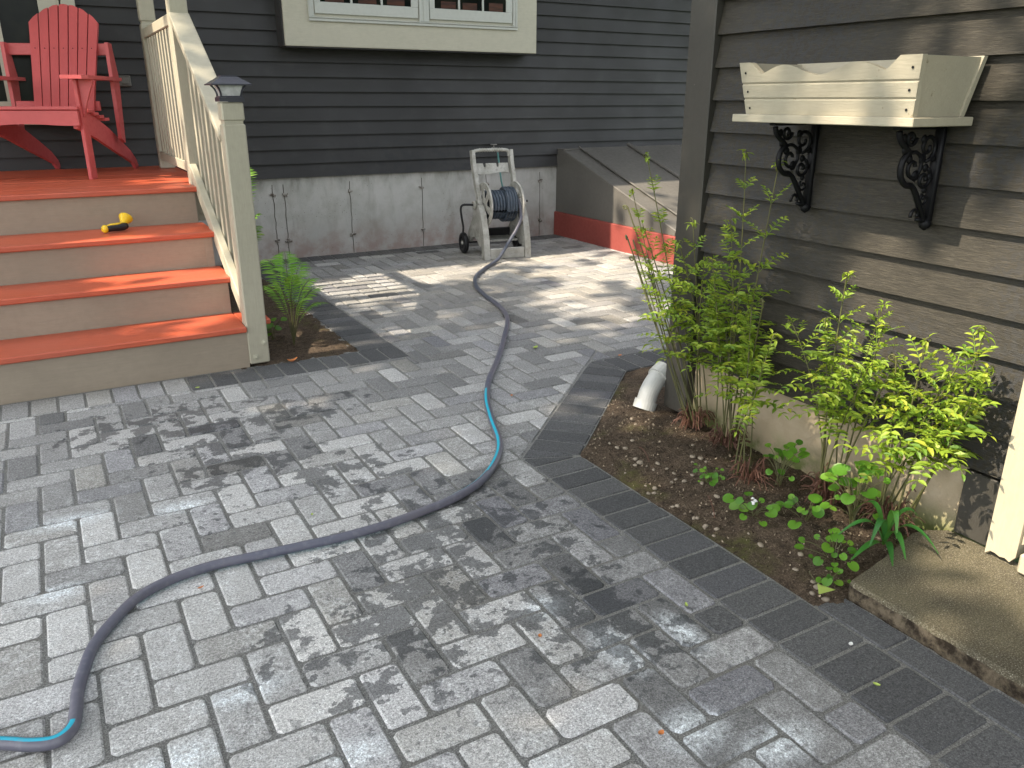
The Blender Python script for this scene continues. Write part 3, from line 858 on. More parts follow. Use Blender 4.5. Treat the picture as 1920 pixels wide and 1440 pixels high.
for (a, b) in ((4.50, 5.085), (5.115, 5.72)):
    lf = bp(MB().box(a, b, -.02, ln-.005, .0105, .022, .004, Ms), 'door_leaf', M['bulk'])
    rg = MB(); e0 = a if a < 4.6 else a-.03
    if a < 4.6: rg.box(a-.012, a+.006, -.025, ln+.004, .0225, .035, .004, Ms)
    else: rg.box(a-.045, a-.002, -.03, ln+.02, .0225, .048, .008, Ms)
    bp(rg, 'ridge', M['bulk'], lf)
bp(MB().box(XL+.012, XR-.01, 6.56, 6.69, .801, .812, .003), 'head_flashing', M['bulk'])

# ------------------------------------------------------------------ porch with stairs and railing
pch = empty('porch', (0, 4.9, 0)); tag(pch, 'wooden porch with red stained treads, beige risers and cream railing', 'porch')
def pp(mb, name, mat, parent=None, **k):
    o = mb.build(name, mat, None, **k); o.parent = parent or pch
    if not parent: o.matrix_parent_inverse = Matrix.Translation((0, -4.9, 0))
    return o
RY = [3.925, 4.235, 4.55, 4.935]; TZ = [.207, .396, .583, .785]; XP = .745
zb = 0
for i in range(4):
    r = MB().box(-3.0, XP-.004 if i else XP+.0, RY[i], RY[i]+.022, zb-(.022 if i else .03), TZ[i]-.0285, .0015)
    pp(r, 'riser', M['riser'])
    zb = TZ[i]
for i in range(3):
    xr = XP-.001 if i == 0 else XP+.02
    pp(MB().box(-3.0, xr, RY[i]-.026, RY[i+1]-.0005, TZ[i]-.028, TZ[i], .005), 'tread', M['tread'])
pp(MB().box(XP-.0005, .885, 4.009, RY[1]-.0005, TZ[0]-.028, TZ[0], .005), 'tread', M['tread'])
for k in range(12):
    ya = RY[3]-.026+k*.1455
    if ya > 6.6: break
    yb = min(ya+.141, 6.665)
    pp(MB().box(-3.0, XP+.02 if k == 0 else XP+.12, ya, yb, TZ[3]-.028, TZ[3]-random.uniform(0, .0015), .004), 'deck_board', M['tread'])
st = MB().prism([(3.95, -.02), (6.6, -.02), (6.6, .75), (5.0, .75), (4.93, .55), (4.55, .55), (4.54, .36), (4.24, .36), (4.23, .17), (3.95, .17)], XP-.045, XP-.006, Mx)
pp(st, 'stringer', M['riser'])
# posts
def post(x0, y0, z0, z1, notch=None, wx=.098, wy=.09):
    mb = MB(); b = .006
    if notch:
        mb.box(x0, x0+wx, y0, y0+wy, z0, notch-.006, b); mb.box(x0+.007, x0+wx-.007, y0+.007, y0+wy-.007, notch-.008, notch+.010, .002)
        mb.box(x0, x0+wx, y0, y0+wy, notch+.008, z1, b)
    else: mb.box(x0, x0+wx, y0, y0+wy, z0, z1, b)
    return mb
lp = pp(post(XP, 3.917, .010, 1.238, 1.150), 'post', M['cream'])
upst = pp(post(XP, 5.05, .575, 2.25), 'post', M['cream'])
wpst = pp(post(XP-.0, 6.32, .787, 2.3, 1.735), 'post', M['cream'])
for (x, y_b, z) in ((.822, 3.9165, .115), (.775, 3.9165, .045), (.79, 5.0495, .625)):
    bl_ = MB(); bl_.lathe([(.015, 0), (.015, .002), (.009, .003), (.008, .008), (.003, .010)], frame((x, y_b, z), (1, 0, 0), (0, 0, 1), (0, -1, 0)), 12)
    o = bl_.build('bolt', M['bolt']); o.parent = lp
# stair handrail
def beam(mb, a, b, w0, w1, h0, h1, bev=.004):
    """box along a->b (constant x), width w0..w1 in x, height h0..h1 normal to it"""
    a, b = Vector(a), Vector(b); d = (b-a); L = d.length; d.normalize(); nrm = Vector((0, -d.z, d.y))
    return mb.box(w0, w1, 0, L, h0, h1, bev, frame(a, (1, 0, 0), d, nrm))
pp(beam(MB(), (0, 4.0075, 1.095), (0, 5.0495, 1.695), XP-.005, XP+.101, -.036, 0), 'handrail', M['cream'])
pp(beam(MB(), (0, 4.0075, 1.052), (0, 5.0495, 1.652), XP+.03, XP+.068, -.055, 0, .002), 'upper_rail', M['cream'])
pp(beam(MB(), (0, 4.0075, .318), (0, 5.0495, .902), XP+.004, XP+.042, -.085, 0), 'bottom_rail', M['cream'])
slope = (1.695-1.095)/(5.0495-4.0075); slb = (.902-.318)/(5.0495-4.0075)
for k in range(8):
    y = 4.105+k*.118
    zt_ = 1.095+(y+.017-4.0075)*slope-.044; z0_ = .318+(y-4.0075)*slb-.085
    pp(MB().box(XP+.0425, XP+.0765, y, y+.034, z0_, zt_, .003), 'baluster', M['cream'])
# level railing along the porch side
pp(MB().box(XP+.004, XP+.092, 5.1405, 6.3195, 1.636, 1.697, .005), 'handrail', M['creamh'])
pp(MB().box(XP+.005, XP+.045, 5.1405, 6.3195, .850, .905, .003), 'bottom_rail', M['creamh'])
for k in range(9):
    y = 5.215+k*.120
    pp(MB().box(XP+.009, XP+.041, y, y+.032, .906, 1.6315, .003), 'baluster', M['cream'])

# solar lantern on the newel
la = empty('post_lantern', (.794, 3.962, 1.24)); tag(la, 'small black solar lantern cap on the newel post of the stairs', 'lantern')
def frustum(mb, z0, h0, z1, h1):
    V = [(-h0, -h0, z0), (h0, -h0, z0), (h0, h0, z0), (-h0, h0, z0), (-h1, -h1, z1), (h1, -h1, z1), (h1, h1, z1), (-h1, h1, z1)]
    return mb.add(V, [(3, 2, 1, 0), (4, 5, 6, 7), (0, 1, 5, 4), (1, 2, 6, 5), (2, 3, 7, 6), (3, 0, 4, 7)])
b_ = MB(); frustum(b_, 0, .054, .018, .054); frustum(b_, .0185, .050, .024, .048); o = b_.build('base', M['lamp_black'], la)
b_ = MB(); frustum(b_, .0245, .038, .068, .052); o = b_.build('lens', M['lens'], la)
for sx in (-1, 1):
    for sy in (-1, 1):
        b_ = MB(); pts = [(sx*(.044+.020*(i/6)**2.2), sy*(.044+.020*(i/6)**2.2), .024+.046*i/6) for i in range(7)]
        b_.tube(pts, .0045, 6); b_.build('corner_rib', M['lamp_black'], la)
b_ = MB(); frustum(b_, .069, .087, .074, .087); frustum(b_, .0742, .085, .092, .058); frustum(b_, .0922, .055, .104, .040); frustum(b_, .1042, .036, .110, .034)
o = b_.build('roof', M['lamp_black'], la)

# spray nozzle on the third tread
nz = empty('spray_nozzle', (.245, 4.74, .583), R(20)); tag(nz, 'yellow and black hose spray nozzle lying on a red stair tread', 'spray nozzle')
nb = MB(); path = [(0, 0, .022), (.03, .0, .024), (.07, .004, .023), (.095, .010, .024), (.12, .018, .026)]
nb.tube(path, [.016, .018, .019, .021, .017], 12); o = nb.build('grip', M['plastic_black'], nz, smooth=True)
nb = MB(); nb.tube([(-.014, -.001, .024), (-.006, 0, .0235), (.006, 0, .0235)], [.0145, .021, .021], 14); nb.tube([(.012, .0, .038), (.06, .002, .041), (.10, .012, .042)], [.006, .008, .006], 8)
nb.box(.03, .10, .012, .020, .030, .046, .004); o = nb.build('body', M['yellow'], nz, smooth=True)
ax = Vector((.62, .52, .58)).normalized(); x_ = ax.cross(Vector((0, 0, 1))).normalized(); y_ = ax.cross(x_)
nb = MB(); nb.lathe([(.012, 0), (.016, .010), (.020, .018), (.031, .040), (.035, .046), (.036, .052), (.031, .054), (.026, .050), (.002, .046)], frame((.106, .022, .034), x_, y_, ax), 24)
o = nb.build('spray_head', M['yellow'], nz, smooth=True)

# ------------------------------------------------------------------ adirondack chair
ch = empty('adirondack_chair', (.268, 5.65, .785)); tag(ch, 'red painted slatted garden armchair with a fan back standing on the porch', 'chair')
eu = Vector((.415, .91, 0)).normalized(); ev = Vector((-eu.y, eu.x, 0))
CM = frame((0, 0, 0), eu, ev, (0, 0, 1))     # local: x=depth to the back, y=across, z up
ch.matrix_world = frame((.268, 5.65, .785), eu, ev, (0, 0, 1))
CW = .60
def cp(mb, name, **k): return mb.build(name, M['chair'], ch, **k)
for v in (0, CW-.022): cp(MB().box(-.0, .085, v, v+.022, 0, .575, .003), 'front_leg')
MY = frame((0, 0, 0), (1, 0, 0), (0, 0, 1), (0, -1, 0))   # prism outline in (x,z), extruded along -y
def plate(pts, y0, y1): return MB().prism(pts, -y1, -y0, MY)
sp_ = [(-.035, .300), (-.035, .385), (-.015, .402), (.10, .400), (.25, .360), (.45, .285), (.62, .205), (.78, .125), (.865, .060), (.885, .022), (.872, .0), (.845, .0), (.80, .040), (.70, .075), (.50, .140), (.25, .225), (.10, .270)]
for v in (.0225, CW-.0445): cp(plate(sp_, v, v+.022), 'back_leg')
# seat slats
for k in range(6):
    x0 = -.045+k*.080; z0 = .405-max(0, k-1)*.018
    cp(MB().box(x0, x0+.070, .001, CW-.001, z0, z0+.019, .003), 'seat_slat')
# scalloped apron below the front slat
ap = [(.0, .400), (.0, .318)] + [(CW*i/20, .318-.012*math.sin(PI*i/20)+.020*math.sin(PI*i/20)**2) for i in range(1, 20)] + [(CW, .318), (CW, .400)]
cp(MB().prism(ap, 0, .020, frame((-.057, 0, 0), (0, 1, 0), (0, 0, 1), (1, 0, 0))), 'apron')
# back slats, fanned
bt = Vector((.36, 0, .33)); tt = Vector((.64, 0, 1.035)); bk = (tt-bt).normalized(); nrm = Vector((-bk.z, 0, bk.x)); LB = (tt-bt).length
cen = .252
for k in range(7):
    s = k-3; yb_ = cen+s*.051; yt_ = cen+s*.0615
    hb, ht = .0225, .0268
    Ltop = LB-.0095*s*s; sl2 = -.019*s/.065
    P = [(yb_-hb, 0), (yb_+hb, 0), (yt_+ht, Ltop-.0095*(2*s+1)*.5), (yt_, Ltop+.001), (yt_-ht, Ltop+.0095*(2*s-1)*.5)]
    cp(MB().prism(P, -.010, .010, frame(bt, (0, 1, 0), bk, (0, 1, 0) and Vector((0, 1, 0)).cross(bk))), 'back_slat')
# cross rails behind the back
q = bt+bk*.47; cp(MB().box(q.x+.017, q.x+.037, -.028, CW+.028, q.z-.035, q.z+.035+.0, .003), 'back_rail')
q2 = bt+bk*.10; cp(MB().box(q2.x+.016, q2.x+.036, .045, CW-.045, q2.z-.03, q2.z+.03, .003), 'back_rail')
q3 = bt+bk*.47
for v in (-.0285, CW+.0065):
    cp(plate([(q3.x+.040, q3.z+.035), (q3.x-.02, q3.z+.040), (q3.x-.03, .22), (q3.x+.03, .19), (q3.x+.085, .60)], v, v+.022), 'rear_post')
for sgn, v in ((-1, .011), (1, CW-.011)):
    A = []
    prof = [(-.085, .058), (-.03, .078), (.15, .076), (.40, .055), (.60, .040), (.62, .036)]
    out = [(x, v+sgn*(h+.02)) for x, h in prof]; inn = [(x, v-sgn*h*.75) for x, h in prof]
    pts = out+inn[::-1]
    if sgn > 0: pts = pts[::-1]
    cp(MB().prism(pts, .577, .598), 'armrest')
    # curved bracket below the arm
    Z = frame((.030, v+sgn*.012, 0), (0, sgn, 0), (0, 0, 1), (-sgn*0 or (1 if sgn > 0 else 1), 0, 0))
    B = [(0, .576), (.085, .576), (.080, .555), (.055, .50), (.030, .44), (.010, .38), (0, .36)]
    if sgn > 0: B = B[::-1]
    cp(MB().prism(B, -.010, .010, Z), 'arm_bracket')
# small screw heads
for k in range(7):
    sh = MB(); s = k-3; p = bt+bk*.47; yv = cen+s*(.051+.0105*.47/LB)
    sh.lathe([(.0004, 0), (.0035, .0004), (.0035, .0012)], frame((p.x+nrm.x*.0115, yv, p.z+nrm.z*.0115), (0, 1, 0), bk, nrm), 8); sh.build('screw', M['iron'], ch)

# ------------------------------------------------------------------ hose reel
rl = empty('hose_reel', (3.05, 5.80, 0)); rl.matrix_world = frame((3.055, 5.80, .001), Vector((.992, -.125, 0)).normalized(), Vector((.125, .992, 0)).normalized(), (0, 0, 1))
tag(rl, 'weathered pale grey plastic hose reel cart with wound hose and black wheels', 'hose reel')
RW = .415
def rp(mb, name, mat='reel', parent=None, **k): return mb.build(name, M[mat], parent or rl, **k)
def catmull(pts, n=6):
    P = [Vector(p) for p in pts]; out = []
    for i in range(len(P)-1):
        p0, p1, p2, p3 = P[max(0, i-1)], P[i], P[i+1], P[min(len(P)-1, i+2)]
        for q in range(n):
            t_ = q/n; out.append(.5*((2*p1)+(p2-p0)*t_+(2*p0-5*p1+4*p2-p3)*t_*t_+(-p0+3*p1-3*p2+p3)*t_**3))
    out.append(P[-1]); return out
def ribbon(front, back, x0, x1):
    """flat bar in a plane of constant x: outline from front edge points and back edge points (y, z)"""
    f = [tuple(p) for p in catmull(front, 5)]; b2 = [tuple(p) for p in catmull(back, 5)]
    n = min(len(f), len(b2)); V = []
    for i in range(n):
        V += [(x0, *f[i]), (x1, *f[i]), (x1, *b2[i]), (x0, *b2[i])]
    F = [(3, 2, 1, 0), ((n-1)*4, (n-1)*4+1, (n-1)*4+2, (n-1)*4+3)]
    for i in range(n-1):
        for k in range(4):
            a, b = i*4+k, i*4+(k+1) % 4; F.append((a, b, b+4, a+4))
    return MB().add(V, F)
for side, (xa, xb) in enumerate(((.0, .050), (RW-.050, RW))):
    # curved front leg up to the shoulder
    fl = ribbon([(0, 0), (.012, .12), (.04, .24), (.085, .35), (.15, .43)], [(.075, 0), (.085, .11), (.115, .22), (.16, .32), (.22, .39)], xa, xb)
    rp(fl, 'front_leg')
    pan = MB().prism([(.08, .10), (.16, .09), (.21, .125), (.27, .155), (.34, .14), (.40, .09), (.45, .10), (.44, .17), (.38, .24), (.33, .30), (.27, .44), (.21, .47), (.14, .43), (.11, .33)], xa+.012, xb-.012, frame((0, 0, 0), (0, 1, 0), (0, 0, 1), (1, 0, 0)))
    rp(pan, 'side_panel')
    sh_ = MB().lathe([(.022, 0), (.032, .004), (.034, .020), (.028, .024), (.02, .02)], frame((xa-.004 if side == 0 else xb+.004, .20, .425), (0, 1, 0), (0, 0, 1), (-1 if side == 0 else 1, 0, 0)), 20)
    rp(sh_, 'hub_ring')
# handle frame, leaning back
for (xa, xb, xt) in ((.022, .056, .028), (RW-.056, RW-.022, RW-.045)):
    hb_ = MB(); V = []
    for (y, z, dx) in ((.17, .40, 0), (.25, .56, 0), (.33, .74, .0), (.36, .855, .0)):
        f = (z-.40)/.455; w0 = xa+(xt-xa)*f; w1 = w0+.034-.006*f
        V += [(w0, y, z), (w1, y, z), (w1, y+.055, z-.01), (w0, y+.055, z-.01)]
    F = [(3, 2, 1, 0), (12, 13, 14, 15)]+[(i*4+k, i*4+(k+1) % 4, (i+1)*4+(k+1) % 4, (i+1)*4+k) for i in range(3) for k in range(4)]
    hb_.add(V, F); hand = rp(hb_, 'handle_upright')
g_ = MB(); g_.tube(catmull([(.045, .375, .80), (.05, .372, .835), (.08, .370, .850), (RW/2, .370, .853), (RW-.085, .370, .850), (RW-.055, .372, .835), (RW-.05, .375, .80)], 5), .014, 10)
for k in range(10): g_.lathe([(.0145, 0), (.0175, .004), (.0145, .008)], frame((.10+k*.022, .370, .852), (0, 1, 0), (0, 0, 1), (1, 0, 0)), 10)
rp(g_, 'grip', parent=hand, smooth=True)
cb = [(.055, .0), (.060, .085), (.125, .085), (.130, .055), (.142, .050), (.150, .060), (.150, .085), (.245, .085), (.247, .055), (.258, .050), (.266, .060), (.268, .085), (RW-.065, .085), (RW-.06, .0), (RW-.10, .012), (.20, .0), (.10, -.01)]
rp(MB().prism([(x, z) for x, z in cb][::-1], 0, .02, frame((0, .355, .66), (1, 0, 0), (0, .25, .97), (0, -1, .2))), 'cross_panel')
rp(MB().box(.052, RW-.052, .012, .045, .0, .088, .006), 'front_bar')
rp(MB().box(.052, RW-.052, .16, .42, .118, .135, .004), 'base_tray')
rp(MB().box(.03, RW-.03, .38, .42, .13, .20, .004), 'rear_bar', 'plastic_black')
# drum
HC = Vector((0, .18, .425))
def disc(x, sgn):
    mb = MB()
    Mr = frame((x, HC.y, HC.z), (0, 1, 0), (0, 0, 1), (sgn, 0, 0))
    mb.lathe([(.168, 0), (.182, -.004), (.186, .004), (.182, .012), (.170, .010)], Mr, 40, closed=True)
    mb.lathe([(.135, .002), (.170, .001), (.170, .006), (.135, .007)], Mr, 40, closed=True)
    mb.lathe([(.02, .0), (.060, .0), (.060, .012), (.02, .014)], Mr, 24, closed=True)
    for k in range(6):
        a = k*PI/3+.3; ca, sa = math.cos(a), math.sin(a); w2 = .020
        P = [(.055*ca-w2*sa, .055*sa+w2*ca), (.055*ca+w2*sa, .055*sa-w2*ca), (.14*ca+.03*sa, .14*sa-.03*ca), (.14*ca-.03*sa, .14*sa+.03*ca)]
        mb.prism(P, .001, .008, Mr)
    return mb
for x, sg in ((.072, -1), (RW-.072, 1)): rp(disc(x, sg), 'drum_disc', smooth=False)
rp(MB().lathe([(.06, 0), (.06, .27)], frame((.074, HC.y, HC.z), (0, 1, 0), (0, 0, 1), (1, 0, 0)), 20), 'drum', 'plastic_black', smooth=False)
# wheels
for x in (-.062, RW+.020):
    Mw = frame((x, .40, .088), (0, 1, 0), (0, 0, 1), (1, 0, 0))
    wh = rp(MB().lathe([(.052, .002), (.078, .0), (.087, .006), (.088, .018), (.087, .032), (.078, .040), (.052, .038)], Mw, 28, closed=True), 'wheel', 'plastic_black', smooth=True)
    rp(MB().lathe([(.0, .006), (.052, .010), (.052, .030), (.0, .034)], Mw, 20), 'wheel_disc', 'plastic_black', wh)
    rp(MB().lathe([(.0, -.004), (.016, .0), (.020, .006)] if x < 0 else [(.0, .044), (.016, .040), (.020, .034)], Mw, 14), 'hub_cap', 'reel', wh)
rp(MB().tube([(-.03, .40, .088), (RW+.03, .40, .088)], .008, 8), 'axle', 'plastic_black')
ck = MB(); ck.tube(catmull([(-.002, .20, .425), (-.06, .20, .432), (-.115, .20, .43), (-.132, .20, .40), (-.122, .21, .33), (-.105, .225, .25), (-.108, .23, .19)], 5), .0095, 8)
rp(ck, 'crank', 'plastic_black', smooth=True)
ck = MB(); ck.tube([(RW-.01, .20, .44), (RW+.05, .20, .44)], .009, 8); rp(ck, 'hose_inlet', 'plastic_black')

# ------------------------------------------------------------------ garden hose: coil on the drum + run on the ground
RL = rl.matrix_world.copy()
coil = []
x_a, x_b, turns = .084, RW-.085, 9
for i in range(turns*22):
    a = 2*PI*i/22; coil.append(RL @ Vector((x_a+(x_b-x_a)*i/(turns*22), HC.y+.108*math.cos(a), HC.z+.108*math.sin(a))))
coil2 = []
for i in range(4*22):
    a = 2*PI*i/22+.6; coil2.append(RL @ Vector((RW-.10-.024*4*i/(4*22), HC.y+.132*math.cos(a), HC.z+.132*math.sin(a))))
run = [(3.325, 5.905, .55), (3.375, 5.85, .50), (3.395, 5.81, .42), (3.385, 5.78, .33), (3.33, 5.76, .24), (3.25, 5.74, .15), (3.17, 5.71, .07), (3.10, 5.67, .025), (3.00, 5.58, .015), (2.84, 5.42, .015), (2.66, 5.20, .015), (2.52, 4.92, .015), (2.44, 4.62, .015), (2.38, 4.32, .015), (2.27, 4.03, .015), (2.03, 3.65, .015), (1.82, 3.34, .015), (1.665, 3.13, .015), (1.53, 2.90, .015), (1.435, 2.68, .015), (1.355, 2.47, .015), (1.27, 2.335, .015), (1.15, 2.215, .015), (1.02, 2.145, .015), (.89, 2.11, .015), (.74, 2.085, .015), (.60, 2.08, .015), (.48, 2.09, .015), (.36, 2.10, .015), (.24, 2.11, .015), (.13, 2.095, .015), (.04, 2.05, .015), (-.02, 1.98, .015), (-.075, 1.89, .015), (-.10, 1.81, .015), (-.118, 1.73, .015), (-.125, 1.66, .016), (-.135, 1.605, .018), (-.165, 1.583, .017), (-.21, 1.60, .016), (-.27, 1.64, .015), (-.40, 1.70, .015), (-.7, 1.74, .015), (-1.2, 1.7, .015)]
run = [Vector(p) for p in catmull([(p[0], p[1], p[2]) for p in run], 7)]
hm = MB()
def hose_tube(P, rad, twist):
    seg = 16; n = len(P); V = []; F = []; C = []
    T = [(P[min(i+1, n-1)]-P[max(i-1, 0)]).normalized() for i in range(n)]
    u_ = Vector((0, 0, 1)); u_ = (u_-T[0]*u_.dot(T[0])); u_ = u_.normalized() if u_.length > .1 else Vector((1, 0, 0)).cross(T[0]).normalized()
    for i in range(n):
        z = Vector((0, 0, 1)); uu = z-T[i]*z.dot(T[i])
        if uu.length > .35: u_ = uu.normalized()
        else: u_ = (u_-T[i]*u_.dot(T[i])).normalized()
        w_ = T[i].cross(u_)
        for k in range(seg):
            a = 2*PI*k/seg; V.append(P[i]+(u_*math.cos(a)+w_*math.sin(a))*rad)
    for i in range(n-1):
        tw = twist(i/(n-1), P[i])
        for k in range(seg):
            k2 = (k+1) % seg; F.append((i*seg+k, i*seg+k2, (i+1)*seg+k2, (i+1)*seg+k))
            on = 0; ln_ = 0
            if tw is not None:
                kk = int(round(tw)) % seg
                if tw >= 98: ln_ = 1.0 if tw == 98 else .78
                elif k in (kk, (kk+1) % seg): on = 1
            blue = 1 if (tw == 99) else 0
            C.append((on, ln_, 0))
    b = len(hm.v); hm.v += V; hm.f += [tuple(i+b for i in f) for f in F]; hm.c += C
def tw_run(s, p):
    # stripe near the top where the photograph shows it, underneath elsewhere
    if p.x < -.13: return 15
    if .93 < p.x < 1.62 and p.y < 3.0: return 1 if p.y < 2.25 else 0
    if 2.42 < p.x < 3.3: return 99
    return 8
hose_tube(coil, .0125, lambda s, p: 98)
hose_tube(coil2, .0125, lambda s, p: 98)
hose_tube(run, .0138, tw_run)
hz = mesh_obj('garden_hose', hm.v, hm.f, M['hose'], smooth=True, cols=hm.c)
tag(hz, 'dark blue grey garden hose with turquoise stripe winding across the pavers', 'hose')

# ------------------------------------------------------------------ drain pipe
dp = empty('drain_pipe', (2.0, 2.32, 0)); tag(dp, 'white plastic drain elbow ending in the soil beside the fern bed corner', 'drain pipe')
def dpp(mb, name, mat): 
    o = mb.build(name, mat, None, smooth=False); o.parent = dp; o.matrix_parent_inverse = Matrix.Translation((-2.0, -2.32, 0)); return o
A0 = Vector((2.175, 2.500, .150)); A1 = Vector((2.132, 2.492, .128)); A2 = Vector((2.092, 2.485, .084)); A3 = Vector((2.070, 2.480, .034))
pth = catmull([A0, A1, A2, A3], 5)
o = dpp(MB().tube(pth, .041, 24), 'elbow', M['pvc'])
def cuff(p, q, r): return MB().tube([p, q], r, 24)
d0 = (A1-A0).normalized(); d1 = (A3-A2).normalized()
dpp(cuff(A0-d0*.012, A0+d0*.040, .0495), 'cuff', M['pvc']); dpp(cuff(A3-d1*.012, A3+d1*.026, .0485), 'cuff', M['pvc'])
dpp(MB().tube([A0-d0*.005, A0-d0*.08, A0-d0*.14], .032, 16), 'downspout', M['lamp_black'])

# ------------------------------------------------------------------ plants
def leaflet(mb, p, d, n, L, w, col, fold=.25, droop=.2):
    """pointed leaflet from p along d with normal n"""
    d = d.normalized(); s = d.cross(n).normalized(); n = s.cross(d)
    m1 = p+d*L*.35-n*droop*L*.10; m2 = p+d*L*.70-n*droop*L*.35; tip = p+d*L-n*droop*L*.8
    V = [p, m1+s*w*.5+n*fold*w, m1-s*w*.5+n*fold*w, m2+s*w*.36+n*fold*w*.8, m2-s*w*.36+n*fold*w*.8, tip, m1, m2]
    F = [(0, 1, 6), (0, 6, 2), (1, 3, 7, 6), (6, 7, 4, 2), (3, 5, 7), (7, 5, 4)]
    mb.add(V, F, col)
def bez(a, b, c, n): return [a*(1-t)**2+b*2*t*(1-t)+c*t*t for t in [i/n for i in range(n+1)]]
def royal_frond(base, tip, bow, parent, rnd, scale=1.0, start=.42, pairs=6, curl=True, stemlean=None):
    H = tip-base; mid = base+H*.5+bow
    P = bez(base, mid, tip, 18)
    if curl:   # crozier at the tip
        T = (P[-1]-P[-2]).normalized(); side = Vector((rnd.uniform(-1, 1), rnd.uniform(-1, 1), 0)).normalized(); r = .010*scale
        c = P[-1]+side*r
        for i in range(1, 8):
            a = i*.75; rr = r*(1-i*.09); P.append(c-side*rr*math.cos(a)+T*rr*math.sin(a))
    mb = MB(); n = len(P)
    mb.tube(P, [.0032*scale*(1-.65*i/n) for i in range(n)], 5, caps=False)
    st_ = mb.build('stem', M['stem'], parent, smooth=True)
    lf = MB()
    az0 = rnd.uniform(0, 2*PI)
    for k in range(pairs):
        f = start+(1-start)*(k+.2)/pairs*.93; i = f*18; i0 = int(i); p = P[i0].lerp(P[min(i0+1, 18)], i-i0); T = (P[min(i0+1, 18)]-P[i0]).normalized()
        young = (k/(pairs-1)) if pairs > 1 else 0
        PL = scale*(.165*(1-.62*young)+rnd.uniform(-.015, .015))
        for sg in (-1, 1):
            az = az0+rnd.uniform(-.35, .35); hd = Vector((math.cos(az), math.sin(az), 0))*sg
            pd = (hd*1.0+T*(.35+.5*young)).normalized()
            q = [p+pd*PL*s-Vector((0, 0, 1))*(PL*.22*s*s)*(1-young*1.6)+Vector((0, 0, 1))*PL*.1*math.sin(s*PI) for s in [j/6 for j in range(7)]]
            lf.tube(q, [.0011*scale, .001*scale, .001*scale, .0009*scale, .0008*scale, .0007*scale, .0006*scale], 3, caps=False, col=(.3, 0, 0))
            npair = max(3, int((6 if PL > .08 else 5)*rnd.uniform(.85, 1.15)))
            nrm_ = (Vector((0, 0, 1))+T*.3+Vector((rnd.uniform(-.4, .4), rnd.uniform(-.4, .4), 0))).normalized()
            for j in range(npair):
                s = (j+.8)/(npair+.3); ii = s*6; a0 = int(ii); pp_ = q[min(a0, 6)].lerp(q[min(a0+1, 6)], ii-a0); tt_ = (q[min(a0+1, 6)]-q[min(a0, 6)] if a0 < 6 else q[6]-q[5]).normalized()
                sd2 = tt_.cross(nrm_).normalized()
                LL = scale*(.037*(1-.45*s)+.008)*(1-.35*young)*rnd.uniform(.85, 1.15)
                c = (min(1, max(0, rnd.gauss(.5, .25))), rnd.random(), 0)
                for s2 in (-1, 1):
                    leaflet(lf, pp_, sd2*s2*1.0+tt_*rnd.uniform(.3, .7)+nrm_*rnd.uniform(-.15, .25), nrm_+Vector((rnd.uniform(-.5, .5), rnd.uniform(-.5, .5), 0)), LL, LL*.44, c)
            leaflet(lf, q[6], (q[6]-q[5]), nrm_, scale*.024*(1-.4*young), scale*.010, (rnd.random(), rnd.random(), 0))
    # unfurling leaves clustered at the tip
    for k in range(10):
        d = Vector((rnd.uniform(-1, 1), rnd.uniform(-1, 1), rnd.uniform(-.6, .8)))
        leaflet(lf, P[18]+Vector((rnd.uniform(-.010, .010), rnd.uniform(-.010, .010), rnd.uniform(-.02, .008)))*scale, d, Vector((0, 0, 1)), .024*scale, .011*scale, (rnd.uniform(.3, .9), rnd.random(), 0), droop=.8)
    o = lf.build('foliage', M['fernleaf'], st_, cols=True)
    return st_
def fiddlehead(base, tip, parent, rnd):
    P = bez(base, base+(tip-base)*.6+Vector((rnd.uniform(-.02, .02), rnd.uniform(-.02, .02), .02)), tip, 14); T = (P[-1]-P[-2]).normalized()
    side = Vector((rnd.uniform(-1, 1), rnd.uniform(-1, 1), 0)).normalized(); r = .011; c = P[-1]+side*r
    for i in range(1, 14):
        a = i*.7; rr = r*(1-i*.055); P.append(c-side*rr*math.cos(a)+T*rr*math.sin(a))
    n = len(P); mb = MB(); mb.tube(P, [.0026 if i < 14 else .0034-.0001*(i-14) for i in range(n)], 5)
    return mb.build('fiddlehead', M['stem'], parent, smooth=True)
def dead_thatch(base, parent, rnd, n=40, R_=.10, h=.10):
    mb = MB()
    for i in range(n):
        a = rnd.uniform(0, 2*PI); d = Vector((math.cos(a), math.sin(a), 0)); L = rnd.uniform(.4, 1)*R_
        p0 = base+d*rnd.uniform(0, .03)+Vector((0, 0, .0)); p2 = base+d*L+Vector((0, 0, rnd.uniform(.0, h)*rnd.random())); p1 = (p0+p2)/2+Vector((0, 0, rnd.uniform(.02, h)))
        mb.tube(bez(p0, p1, p2, 5), rnd.uniform(.0012, .0026), 4, caps=False)
    # upright stubs
    for i in range(n//3):
        p0 = base+Vector((rnd.uniform(-.04, .04), rnd.uniform(-.04, .04), 0)); mb.tube([p0, p0+Vector((rnd.uniform(-.02, .02), rnd.uniform(-.02, .02), rnd.uniform(.03, .09)))], .003, 4)
    return mb.build('dead_stalks', M['dead'], parent)
